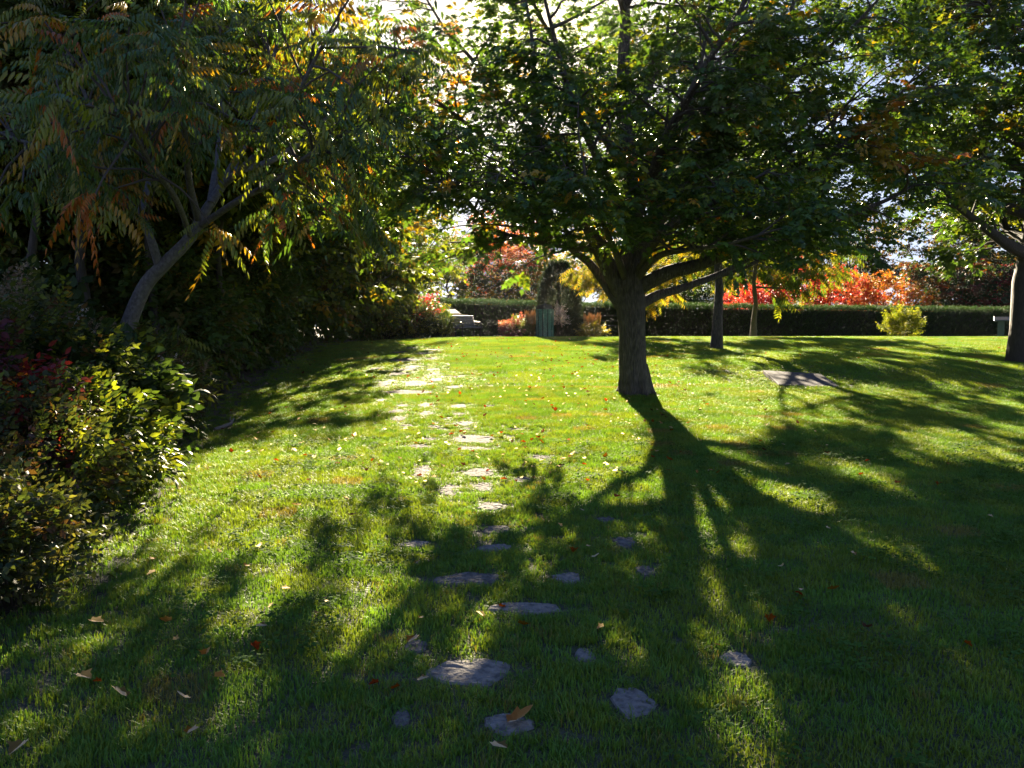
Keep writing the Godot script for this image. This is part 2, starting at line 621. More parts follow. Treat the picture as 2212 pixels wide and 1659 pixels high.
# an ordinary tree: trunk, limbs, twigs and leaf sprays inside an egg-shaped crown
func tree(called: String, label: String, where: Vector3, high: float, radius: float, crown_from: float, r0: float, palette: Array, o := {}) -> Node3D:
	var root := thing(called, label, o.get("category", "tree"), where, o.get("group", ""))
	var lean: Vector3 = o.get("lean", Vector3.ZERO)
	var top := where + Vector3(0, high * 0.92, 0) + lean
	var trunk := wander(where - Vector3(0, 0.25, 0), top, 9, o.get("wobble", 0.02))
	var rad := taper(10, r0, 0.02)
	rad[0] = r0 * 1.5
	rad[1] = r0 * 1.02
	var g := Geo.new()
	var loc := func(a: Array) -> Array: return a.map(func(p): return p - where)
	g.tube(loc.call(trunk), rad, 12, 0.05)
	part("trunk", g.mesh(), o.get("bark", M.bark_dark), root)
	var spots := []
	var tw := Geo.new()
	var limbs: int = o.get("limbs", 11)
	for k in limbs:
		var t := (k + rr(0.2, 0.8)) / limbs
		var y0 := lerpf(crown_from * 0.8, high * 0.8, t)
		var f := clampf(y0 / (high * 0.92), 0, 1) * 9.0
		var i := mini(int(f), 8)
		var p := (trunk[i] as Vector3).lerp(trunk[i + 1], f - i)
		var a := k * 2.4 + rr(-0.4, 0.4)
		# reach of the crown at this height
		var mid := lerpf(y0, high, 0.25)
		var e := (mid - (crown_from + high) * 0.5) / ((high - crown_from) * 0.5)
		var out := radius * sqrt(maxf(0.12, 1.0 - e * e)) * rr(0.8, 1.05)
		var q := p + Vector3(cos(a) * out, rr(0.15, 0.5) * out + (high - y0) * 0.12 - o.get("weep", 0.0) * out, sin(a) * out)
		var b := wander(p, q, 5, 0.06, 0.06)
		var rl := r0 * lerpf(0.5, 0.22, t)
		var gl := Geo.new()
		gl.tube(loc.call(b), taper(6, rl, 0.008), 6, 0.0)
		part("limb", gl.mesh(), o.get("bark", M.bark_dark), root)
		leaf_out(tw, b, rl, 0.2, o.get("per_m", 3.0), o.get("reach", radius * 0.38), o.get("twigs", 3), spots, 0.6)
	leaf_out(tw, trunk.slice(6), r0 * 0.3, 0.0, 4.0, radius * 0.4, 3, spots, 0.6)
	for k in tw.v.size():
		tw.v[k] -= where
	part("twigwork", tw.mesh(), M.twig, root, "stuff")
	var crown := Node3D.new()
	crown.name = "crown"
	root.add_child(crown)
	var places := []
	var tints := []
	dress(spots, o.get("per", 2), o.get("size", 1.0), palette, places, tints, o.get("spread", 0.22), o.get("droop", 0.15), o.get("keep"), o.get("mottle", 0.0), o.get("gaps", -0.22))
	sprays("leaf_spray", o.get("leaves", L.far), o.get("mat", M.leaf_soft), places, tints, crown, where)
	return root

# a shrub: stems from one base and leaf sprays through a lumpy mound
func shrub(called: String, label: String, where: Vector3, radius: Vector3, n: int, palette: Array, o := {}) -> Node3D:
	var root := thing(called, label, o.get("category", "shrub"), where, o.get("group", ""))
	for k in int(o.get("stems", 6)):
		var a := rr(0, TAU)
		var q := Vector3(cos(a) * radius.x * rr(0.2, 0.7), radius.y * rr(1.0, 1.7), sin(a) * radius.z * rr(0.2, 0.7))
		var g := Geo.new()
		var b := wander(Vector3(q.x * 0.15, -0.1, q.z * 0.15), q, 4, 0.08)
		g.tube(b, taper(5, o.get("stem_r", 0.012), 0.003), 5)
		part("stem", g.mesh(), M.stem, root)
	var places := []
	var tints := []
	var tries := 0
	var fill: float = o.get("fill", 0.35)
	while places.size() < n and tries < n * 6:
		tries += 1
		var u := in_ball()
		if u.length() < fill:
			continue
		var lump := 1.0 + 0.35 * clump.get_noise_3d(where.x * 9 + u.x * 90, u.y * 90, where.z * 9 + u.z * 90)
		var p := Vector3(u.x * radius.x, radius.y * (1.0 + u.y), u.z * radius.z) * lump
		if p.y < 0.03:
			continue
		if o.has("keep") and not o.keep.call(where + p):
			continue
		var d := Vector3(u.x, u.y * 0.6 + 0.15, u.z) + in_ball() * 0.7
		d.y += o.get("up", 0.0)
		places.append(facing(d, p, o.get("size", 1.0) * rr(0.7, 1.25), rr(-0.8, 0.8)))
		var c := pick(palette)
		if o.has("patch") and clump.get_noise_3d(p.x * 55 + where.x * 30, p.y * 55, p.z * 55) > o.get("patch_at", 0.15):
			c = pick(o.patch)
		tints.append(c)
	var crown := Node3D.new()
	crown.name = "foliage"
	root.add_child(crown)
	sprays("leaf_spray", o.get("leaves", L.small), o.get("mat", M.leaf), places, tints, crown, Vector3.ZERO)
	return root

# ================================================================ the scene
func _ready() -> void:
	rng.seed = 7
	bumps.seed = 3
	bumps.frequency = 0.22
	clump.seed = 9
	clump.frequency = 0.01
	set_view()
	make_materials()
	make_leaves()
	build_ground()
	build_path()
	build_grass()
	print("ground ", Time.get_ticks_msec())
	build_maple()
	print("maple ", Time.get_ticks_msec())
	build_lawn_trees()
	build_hedge()
	print("hedge ", Time.get_ticks_msec())
	build_background()
	print("background ", Time.get_ticks_msec())
	build_sumac()
	build_woods()
	print("woods ", Time.get_ticks_msec())
	build_border()
	build_furniture()
	build_fallen_leaves()
	print("done ", Time.get_ticks_msec())

func set_view() -> void:
	var cam := Camera3D.new()
	cam.name = "camera"
	add_child(cam)
	cam.transform = Transform3D(cam_basis, EYE)
	cam.fov = rad_to_deg(2.0 * atan(CY / F))
	cam.near = 0.05
	cam.far = 600.0
	cam.current = true
	var env := Environment.new()
	env.background_mode = Environment.BG_SKY
	var sky := Sky.new()
	var sm := ProceduralSkyMaterial.new()
	sm.sky_top_color = Color(0.30, 0.47, 0.80)
	sm.sky_horizon_color = Color(0.86, 0.91, 1.0)
	sm.sky_curve = 0.35
	sm.ground_bottom_color = Color(0.20, 0.22, 0.14)
	sm.ground_horizon_color = Color(0.45, 0.47, 0.40)
	sm.sun_angle_max = 40.0
	sm.sun_curve = 0.22
	sky.sky_material = sm
	env.sky = sky
	env.background_energy_multiplier = 0.13
	env.tonemap_mode = Environment.TONE_MAPPER_LINEAR
	env.tonemap_exposure = 10.0
	# thin haze added to give a glow around the low sun
	env.volumetric_fog_enabled = true
	env.volumetric_fog_albedo = Color(0.97, 0.98, 1.0)
	env.volumetric_fog_density = 0.00008
	env.volumetric_fog_anisotropy = 0.88
	env.sdfgi_enabled = true
	env.ssao_enabled = true
	env.ssil_enabled = true
	var we := WorldEnvironment.new()
	we.name = "world_environment"
	we.environment = env
	add_child(we)
	var sun := DirectionalLight3D.new()
	sun.name = "sun"
	sun.light_energy = 1.6
	sun.light_color = Color(1.0, 0.93, 0.80)
	sun.light_angular_distance = 0.5
	sun.shadow_enabled = true
	add_child(sun)
	sun.rotation = Vector3(deg_to_rad(-19.8), deg_to_rad(180.0 - 0.4), 0)

func build_ground() -> void:
	var g := Geo.new()
	var xs := []
	var ds := []
	var x := -140.0
	while x <= 140.0:
		xs.append(x)
		x += 0.3 if absf(x) < 14.0 else (1.5 if absf(x) < 32.0 else 18.0)
	var d := -60.0
	while d <= 320.0:
		ds.append(d)
		d += 0.3 if d > 1.0 and d < 37.0 else (1.5 if d > -6.0 and d < 60.0 else 20.0)
	var soil := FastNoiseLite.new()
	soil.seed = 5
	soil.frequency = 0.35
	for j in ds.size():
		for i in xs.size():
			var px: float = xs[i]
			var pz: float = -ds[j]
			g.v.append(Vector3(px, hgt(px, pz), pz))
			g.n.append(ground_normal(px, pz))
			var inside := smoothstep(-0.35, 0.25, px - border_x(ds[j]) + soil.get_noise_2d(px * 3, pz * 3) * 0.4)
			var lawn := Color(0.050, 0.062, 0.018).lerp(Color(0.085, 0.075, 0.035), clampf(soil.get_noise_2d(px, pz) + 0.25, 0, 1))
			g.c.append(Color(0.075, 0.056, 0.036).lerp(lawn, inside))
	var w := xs.size()
	for j in ds.size() - 1:
		for i in w - 1:
			var a := j * w + i
			g.idx.append_array([a, a + w, a + 1, a + 1, a + w, a + w + 1])
	part("ground", g.mesh(), M.ground, self, "structure")

func build_path() -> void:
	var path := Node3D.new()
	path.name = "stone_path"
	path.set_meta("kind", "structure")
	add_child(path)
	# picture place and size of each stone
	var list := [[1015, 1458, 172, 62], [1364, 1520, 88, 74], [1095, 1567, 98, 28], [868, 1565, 36, 46], [900, 1405, 52, 22], [1265, 1425, 42, 20], [1590, 1427, 58, 30], [1010, 1257, 150, 26], [1226, 1250, 66, 26], [1145, 1316, 160, 26],
		[1395, 1237, 42, 26], [1350, 1172, 52, 24], [895, 1182, 66, 20], [1072, 1186, 84, 12], [1075, 1148, 66, 16], [1310, 1125, 44, 12], [1060, 1097, 58, 20], [1045, 1055, 46, 22], [970, 1060, 42, 28], [912, 1020, 36, 28], [1129, 1037, 46, 12],
		[1037, 1022, 72, 22], [1165, 990, 50, 10], [1024, 950, 92, 20], [1024, 970, 72, 10], [1003, 916, 42, 12], [936, 923, 30, 8], [861, 906, 32, 10], [859, 890, 42, 9], [921, 894, 32, 12], [992, 896, 28, 7], [969, 906, 22, 8],
		[990, 879, 42, 9], [919, 876, 32, 10], [872, 878, 32, 6], [881, 849, 110, 10], [896, 828, 52, 26], [833, 829, 26, 18], [941, 821, 28, 10], [891, 793, 30, 9], [880, 799, 36, 5], [876, 778, 62, 8], [937, 799, 32, 5], [861, 808, 44, 7],
		[938, 809, 28, 6], [861, 762, 26, 4], [915, 764, 28, 4], [825, 866, 24, 8], [988, 815, 24, 5], [812, 797, 18, 4], [1061, 879, 24, 5], [1114, 930, 46, 6], [878, 921, 32, 6], [1010, 929, 36, 5], [928, 951, 32, 6], [890, 752, 26, 3], [938, 756, 24, 3]]
	var crowd := 0
	while crowd < 22:
		var y := rr(752.0, 965.0)
		var t := (y - 752.0) / 213.0
		var x := lerpf(892.0, 985.0, t) + rr(-1, 1) * lerpf(48.0, 105.0, t)
		var w := rr(22.0, 46.0) * lerpf(0.8, 1.3, t)
		var h := rr(4.0, 7.0) * lerpf(0.8, 1.6, t)
		var clear := true
		for q in list:
			if absf(x - q[0]) < (w + q[2]) * 0.5 and absf(y - q[1]) < (h + q[3]) * 0.5 + 5.0:
				clear = false
		if clear:
			list.append([x, y, w, h])
		crowd += 1
	for s in list:
		var c := gp(s[0], s[1])
		var near := gp(s[0], s[1] + s[3] * 0.5)
		var far := gp(s[0], s[1] - s[3] * 0.5)
		var hw: float = s[2] * 0.54 / F * c.distance_to(EYE)
		var hd := clampf((far - near).length() * 0.5, 0.08, 0.5)
		stones.append([c.x, c.z, hw, hd])
		var g := Geo.new()
		var n := 26
		var corners := []
		var m := rng.randi_range(6, 8)
		var ph := rr(0, TAU)
		for k in m:
			var a := ph + TAU * (k + rr(-0.3, 0.3)) / m
			corners.append(Vector2(cos(a), sin(a)) * rr(0.82, 1.12))
		var outer := []
		var inner := []
		var low := []
		for k in n:
			var f := float(k) / n * m
			var i := int(f)
			var q: Vector2 = (corners[i] as Vector2).lerp(corners[(i + 1) % m], f - i) * (1.0 + rr(-0.035, 0.035))
			var e := Vector3(q.x * hw, 0, q.y * hd)
			outer.append(e + Vector3(0, -0.004, 0))
			inner.append(e * 0.93 + Vector3(0, 0.006 + rr(-0.003, 0.002), 0))
			low.append(e * 1.03 + Vector3(0, -0.07, 0))
		var rings := [low, outer, inner, inner.map(func(v): return Vector3(v.x * 0.55, v.y + rr(-0.002, 0.004), v.z * 0.55))]
		for q in 3:
			for k in n:
				g.quad(rings[q][k], rings[q][(k + 1) % n], rings[q + 1][(k + 1) % n], rings[q + 1][k])
		for k in n:
			g.tri(Vector3(0, 0.009, 0), rings[3][k], rings[3][(k + 1) % n])
		var o := part("flagstone", g.mesh(), M["stone%d" % rng.randi_range(0, 2)], path)
		var up := ground_normal(c.x, c.z)
		var b := Basis(Vector3.RIGHT, asin(up.z)) * Basis(Vector3.BACK, -asin(up.x))
		o.transform = Transform3D(b, Vector3(c.x, hgt(c.x, c.z) + 0.003, c.z))

func on_stone(x: float, z: float, grow: float) -> bool:
	for s in stones:
		var dx: float = (x - s[0]) / (s[2] * grow)
		var dz: float = (z - s[1]) / (s[3] * grow)
		if dx * dx + dz * dz < 1.0:
			return true
	return false

func near_stone(x: float, z: float, more: float) -> bool:
	for s in stones:
		if absf(x - s[0]) < s[2] + more and absf(z - s[1]) < s[3] + more:
			return true
	return false

func build_grass() -> void:
	var p_near := []
	var c_near := []
	var p_far := []
	var c_far := []
	var p_tuft := []
	var c_tuft := []
	var p_clo := []
	var c_clo := []
	var patch := FastNoiseLite.new()
	patch.seed = 16
	patch.frequency = 1.1
	var foot := gp(1371, 851)
	var blade_green := func() -> Color:
		# fine and coarse grasses grow mixed; here and there a dry tuft
		var kind := rng.randf()
		var c := Color(0.105, 0.230, 0.036) if kind < 0.5 else Color(0.145, 0.240, 0.032)
		if kind > 0.97:
			c = Color(0.190, 0.200, 0.055)
		return c * rr(0.85, 1.15)
	var d := 2.3
	while d < 36.5:
		var step := 0.25 if d < 14.0 else 0.5
		var x := maxf(-0.62 * d - 0.7, border_x(d) - 0.6)
		while x < 0.62 * d + 0.7:
			var cx := x + step * 0.5
			var cd := d + step * 0.5
			x += step
			var open := cx - border_x(cd) > 0.45 + step and not near_stone(cx, -cd, step * 0.5 + 0.1) and Vector2(cx - foot.x, -cd - foot.z).length() > 0.5 + step and not (absf(cx - 4.92) < 0.75 + step and absf(cd - 15.05) < 0.9 + step)
			if open:
				var size := 1.0
				var b := Basis(Vector3.UP, (PI / 2) * rng.randi_range(0, 3)).scaled(Vector3(size, rr(0.8, 1.25), size))
				var up := ground_normal(cx, -cd)
				b = Basis(Vector3.RIGHT, asin(up.z)) * Basis(Vector3.BACK, -asin(up.x)) * b
				(p_near if step < 0.4 else p_far).append(Transform3D(b, Vector3(cx, hgt(cx, -cd), -cd)))
				(c_near if step < 0.4 else c_far).append(blade_green.call())
				if cd < 9.0:
					for k in 5:
						var qx := cx + rr(-0.13, 0.13)
						var qd := cd + rr(-0.13, 0.13)
						if patch.get_noise_2d(qx, qd) > 0.02:
							p_clo.append(Transform3D(Basis(Vector3.UP, rr(0, TAU)).scaled(Vector3.ONE * rr(0.8, 1.2)), Vector3(qx, hgt(qx, -qd) + rr(0.0, 0.012), -qd)))
							c_clo.append(Color(0.060, 0.130, 0.024) * rr(0.8, 1.25))
				if cd < 10.0:
					for k in 2:
						if rng.randf() < 0.4:
							var tx := cx + rr(-0.13, 0.13)
							var td := cd + rr(-0.13, 0.13)
							p_tuft.append(Transform3D(Basis(Vector3.UP, rr(0, TAU)).scaled(Vector3(0.7, rr(0.9, 1.4), 0.7)), Vector3(tx, hgt(tx, -td), -td)))
							c_tuft.append(blade_green.call())
				continue
			var fine := 0.05 if d < 9.0 else (0.07 if d < 14.0 else 0.1)
			var n := int(round(step / fine))
			for i in n * n:
				var px := cx + rr(-0.5, 0.5) * step
				var pd := cd + rr(-0.5, 0.5) * step
				var edge := px - border_x(pd)
				if edge < 0.35 and rng.randf() > 0.4 + edge:
					continue
				if on_stone(px, -pd, rr(0.88, 1.02) if pd < 9.0 else rr(0.80, 0.98)) or on_plaque(px, pd) or Vector2(px - foot.x, -pd - foot.z).length() < rr(0.2, 0.5):
					continue
				var size := rr(0.7, 1.15) * (1.0 if d < 14.0 else 1.5)
				var low := (0.58 if pd < 9.0 else 0.62) if on_stone(px, -pd, 1.7) else 0.9
				p_tuft.append(Transform3D(Basis(Vector3.UP, rr(0, TAU)).scaled(Vector3(size, rr(0.7, 1.2) * low, size)), Vector3(px, hgt(px, -pd), -pd)))
				c_tuft.append(blade_green.call())
		d += step
	print("grass ", p_near.size(), " ", p_far.size(), " ", p_tuft.size(), " ", p_clo.size())
	var lawn := Node3D.new()
	lawn.name = "lawn_grass"
	lawn.set_meta("kind", "stuff")
	add_child(lawn)
	tag(lawn, "short mown green grass covering the sloping lawn", "grass")
	sprays("grass_patch", L.patch, M.grass, p_near, c_near, lawn, Vector3.ZERO)
	sprays("grass_patch", L.patch_far, M.grass, p_far, c_far, lawn, Vector3.ZERO)
	sprays("grass_tuft", L.tuft, M.grass, p_tuft, c_tuft, lawn, Vector3.ZERO)
	var clover := Node3D.new()
	clover.name = "clover_grass"
	clover.set_meta("kind", "stuff")
	add_child(clover)
	tag(clover, "patches of low clover growing among the grass", "clover")
	sprays("clover_tuft", L.clover, M.clover, p_clo, c_clo, clover, Vector3.ZERO)

func on_plaque(x: float, d: float) -> bool:
	# the slab's four sides, see build_plaque
	var t := (d - 14.3) / 1.5
	return t > 0.03 and t < 0.97 and x > lerpf(4.34, 4.52, t) and x < lerpf(5.30, 5.48, t)

# ---------------------------------------------------------------- the big maple
func build_maple() -> void:
	var D := 13.3
	var base := gp(1371, 851)
	D = -base.z
	var root := thing("maple_tree", "large spreading maple with forked dark trunk and low limbs beside the stone path", "tree", base)
	var loc := func(a: Array) -> Array: return a.map(func(p): return p - base)
	var px := func(list: Array) -> Array:
		var out := []
		for q in list:
			out.append(at(q[0], q[1], D + q[2]))
		return smooth_line(out)
	var trunk: Array = px.call([[1371, 880, 0], [1370, 851, 0], [1368, 800, 0], [1365, 720, 0], [1362, 650, 0], [1363, 600, 0.0], [1366, 540, 0.05], [1364, 450, 0.1], [1354, 330, 0.15], [1345, 200, 0.2], [1350, 40, 0.3], [1345, -160, 0.4], [1352, -380, 0.4]])
	var rad := []
	var keys := [0.27, 0.245, 0.21, 0.195, 0.22, 0.20, 0.165, 0.14, 0.12, 0.10, 0.075, 0.045, 0.012]
	for i in trunk.size():
		var f := i / 4.0
		var k := mini(int(f), keys.size() - 2)
		rad.append(lerpf(keys[k], keys[k + 1], f - k))
	var g := Geo.new()
	g.tube(loc.call(trunk), rad, 22, 0.035)
	part("trunk", g.mesh(), M.bark, root)
	for k in 7:
		var a := TAU * k / 7.0 + rr(-0.25, 0.25)
		var dir := Vector3(cos(a), 0, sin(a))
		var gr := Geo.new()
		var reach := rr(0.25, 0.36)
		gr.tube(smooth_line([dir * 0.10 + Vector3(0, 0.42, 0), dir * 0.19 + Vector3(0, 0.14, 0), dir * reach * 0.8 + Vector3(0, 0.0, 0), dir * reach * 1.2 + Vector3(0, -0.09, 0)]), taper(13, 0.10, 0.03), 9, 0.05)
		part("root", gr.mesh(), M.bark, root)
	var spots := []
	var tw := Geo.new()
	# [points as picture x, picture y, distance offset], radius, first leafy share
	var limbs := [
		[[[1374, 560, 0], [1411, 493, -0.1], [1465, 422, -0.2], [1530, 364, -0.4], [1585, 290, -0.6], [1650, 190, -0.8], [1700, 60, -1.0], [1740, -120, -1.1]], 0.125, 0.3],
		[[[1372, 575, -0.05], [1405, 480, 0.2], [1433, 409, 0.4], [1465, 330, 0.6], [1500, 200, 0.8], [1530, 40, 0.9], [1545, -160, 1.0]], 0.10, 0.35],
		[[[1345, 632, 0], [1316, 580, -0.05], [1291, 531, -0.1], [1255, 460, -0.1], [1185, 372, 0.0], [1166, 320, 0.1], [1152, 220, 0.2], [1150, 90, 0.4], [1120, -80, 0.5]], 0.145, 0.4],
		[[[1300, 541, -0.1], [1255, 535, -0.2], [1200, 527, -0.3], [1120, 515, -0.45], [1065, 498, -0.6], [1036, 470, -0.7], [1005, 430, -0.8], [950, 390, -0.8], [880, 370, -0.9], [820, 350, -1.0]], 0.07, 0.12],
		[[[1185, 372, 0.0], [1120, 385, -0.2], [1040, 400, -0.4], [950, 425, -0.5], [870, 440, -0.6], [810, 470, -0.7]], 0.04, 0.1],
		[[[1200, 527, -0.3], [1120, 460, -1.0], [1030, 420, -1.7], [950, 380, -2.2], [870, 330, -2.5]], 0.045, 0.15],
		[[[1378, 622, 0], [1440, 590, -0.2], [1500, 575, -0.35], [1560, 553, -0.5], [1640, 527, -0.7], [1740, 500, -0.9], [1830, 465, -1.0], [1920, 430, -1.1], [1990, 390, -1.2]], 0.12, 0.2],
		[[[1378, 660, 0], [1420, 638, 0.2], [1465, 625, 0.35], [1546, 596, 0.6], [1610, 564, 0.8], [1690, 530, 1.0], [1790, 520, 1.2]], 0.085, 0.4],
		[[[1340, 662, 0], [1305, 610, 0.2], [1272, 567, 0.4], [1230, 535, 0.7], [1160, 470, 1.0], [1090, 400, 1.2], [1000, 340, 1.3]], 0.085, 0.4],
		[[[1360, 520, 0.05], [1330, 440, -0.5], [1290, 340, -1.0], [1240, 230, -1.6], [1200, 90, -2.1], [1160, -70, -2.5]], 0.09, 0.3],
		[[[1366, 500, 0.05], [1400, 400, -0.7], [1450, 280, -1.5], [1520, 150, -2.2], [1600, 20, -2.7], [1660, -120, -3.0]], 0.09, 0.3],
		[[[1362, 430, 0.1], [1350, 320, 0.9], [1400, 200, 1.7], [1440, 80, 2.4], [1450, -80, 2.8]], 0.08, 0.3],
		[[[1358, 380, 0.1], [1290, 270, 0.8], [1230, 160, 1.5], [1170, 40, 2.0], [1090, -100, 2.3]], 0.075, 0.3],
		[[[1555, 555, -0.5], [1640, 480, -0.8], [1730, 400, -1.0], [1820, 310, -1.1], [1910, 240, -1.2], [1980, 160, -1.2]], 0.055, 0.1],
		[[[1470, 418, -0.2], [1560, 400, -0.6], [1660, 350, -1.0], [1770, 290, -1.4], [1850, 200, -1.6]], 0.055, 0.1],
		[[[1200, 390, 0.0], [1130, 350, -0.3], [1050, 300, -0.6], [960, 230, -0.9], [880, 180, -1.0]], 0.05, 0.05],
		[[[1166, 320, 0.1], [1100, 230, 0.1], [1030, 140, 0.0], [960, 60, -0.2], [900, -40, -0.3]], 0.045, 0.05],
		[[[1300, 560, -0.1], [1270, 500, -0.9], [1220, 450, -1.6], [1150, 400, -2.2], [1080, 350, -2.7]], 0.05, 0.25],
		[[[1376, 590, -0.1], [1420, 520, -0.9], [1490, 470, -1.7], [1560, 430, -2.4], [1640, 380, -2.8]], 0.055, 0.25],
		[[[1366, 530, 0.1], [1400, 475, 1.2], [1450, 445, 2.2], [1530, 425, 3.0]], 0.055, 0.2],
		[[[1360, 530, 0.1], [1335, 475, 1.2], [1300, 445, 2.2], [1250, 425, 3.0]], 0.055, 0.2],
		[[[1366, 510, 0.1], [1380, 460, 1.4], [1390, 435, 2.6], [1400, 420, 3.4]], 0.05, 0.2],
		[[[1378, 600, -0.1], [1420, 555, -0.8], [1480, 540, -1.6], [1560, 530, -2.4], [1650, 505, -3.1]], 0.06, 0.2],
		[[[1350, 600, -0.1], [1330, 545, -0.9], [1310, 500, -1.8], [1290, 450, -2.6], [1260, 400, -3.2]], 0.06, 0.25],
		[[[1375, 545, 0], [1480, 460, 0.6], [1600, 420, 1.1], [1720, 390, 1.5], [1830, 370, 1.8]], 0.055, 0.15],
		[[[1375, 480, 0.1], [1420, 330, -1.2], [1490, 200, -2.0], [1580, 100, -2.6]], 0.05, 0.2],
		[[[1350, 30, 0.3], [1300, -120, -0.3], [1240, -260, -0.8]], 0.05, 0.05],
		[[[1350, 20, 0.3], [1420, -130, -0.2], [1500, -280, -0.6]], 0.05, 0.05],
		[[[1348, -40, 0.3], [1310, -200, 1.0], [1290, -330, 1.6]], 0.045, 0.05],
		[[[1348, -60, 0.3], [1400, -220, 1.0], [1450, -340, 1.6]], 0.045, 0.05],
		[[[1640, 200, -0.8], [1740, 140, -1.2], [1840, 60, -1.5], [1930, -40, -1.7]], 0.045, 0.05]]
	# the far underside of the crown is high, so that the sun reaches the lawn below it
	var keep := func(p: Vector3) -> bool:
		var d := -p.z
		var h := p.y - hgt(p.x, p.z)
		var v := seen_at(p)
		if v.y > (540.0 if v.x > 1190.0 and v.x < 1560.0 else (572.0 if v.x > 1500.0 else 600.0)):
			return false
		return h > 1.8 + maxf(0.0, d - D) * 0.5
	for l in limbs:
		var pts: Array = px.call(l[0])
		var gl := Geo.new()
		gl.tube(loc.call(pts), taper(pts.size(), l[1], 0.012), 12 if l[1] > 0.08 else 8, 0.03)
		part("limb", gl.mesh(), M.bark, root)
		leaf_out(tw, pts, l[1], l[2] * 0.7, 5.4, 1.4, 5, spots, 0.45, keep, 0.06)
	for k in tw.v.size():
		tw.v[k] -= base
	part("twigwork", tw.mesh(), M.twig, root, "stuff")
	var crown := Node3D.new()
	crown.name = "crown"
	root.add_child(crown)
	var places := []
	var tints := []
	dress(spots, 2, 0.68, [[0.62, MAPLE_GREEN], [0.27, MAPLE_DARK], [0.09, YELLOW_GREEN], [0.02, GOLD]], places, tints, 0.2, 0.12, keep, 0.85, -0.22)
	print("maple sprays ", places.size())
	sprays("leaf_spray", L.maple, M.leaf, places, tints, crown, base)

func build_lawn_trees() -> void:
	var green := [[0.6, MAPLE_GREEN], [0.32, MAPLE_DARK], [0.06, YELLOW_GREEN], [0.02, GOLD]]
	var p := gp(1548, 753)
	tree("young_maple", "slender straight dark trunk with maple crown on the lawn behind the stone plaque", p, 9.0, 3.5, 2.4, 0.125, green, {"leaves": L.maple, "mat": M.leaf, "bark": M.bark, "limbs": 18, "twigs": 4, "per_m": 3.6, "size": 1.0, "mottle": 0.4})
	# the tree cut by the edge of the view, forking low
	var q := gp(2212, 782)
	q.x += 0.1
	tree("dark_maple", "thick black-barked maple with a flared foot at the lawn's edge", q, 9.5, 4.4, 2.4, 0.33, green, {"leaves": L.maple, "mat": M.leaf, "bark": M.bark_dark, "limbs": 19, "twigs": 4, "size": 1.0, "wobble": 0.035, "mottle": 0.4, "per_m": 3.8, "per": 3})
	# pale trunk close to the hedge, with hanging compound leaves
	var w := on(8.85, 32.5)
	tree("walnut_tree", "pale tan trunk close to the hedge with hanging yellow-green compound leaves", w, 7.0, 3.2, 2.3, 0.10, [[0.5, YELLOW_GREEN], [0.3, MAPLE_GREEN], [0.2, Color(0.23, 0.19, 0.02)]], {"leaves": L.walnut, "mat": M.leaf_soft, "bark": M.bark_tan, "limbs": 13, "weep": 0.35, "size": 1.5, "droop": 0.6, "per": 3})
	var v := on(5.6, 29.0)
	tree("golden_walnut", "small tree with golden hanging leaf sprays behind the big maple trunk", on(4.0, 30.5), 4.8, 1.9, 2.0, 0.08, [[0.55, Color(0.26, 0.22, 0.02)], [0.25, YELLOW_GREEN], [0.2, GOLD]], {"leaves": L.walnut, "mat": M.leaf_soft, "bark": M.bark_dark, "limbs": 10, "weep": 0.6, "size": 1.3, "droop": 0.7, "per": 3})

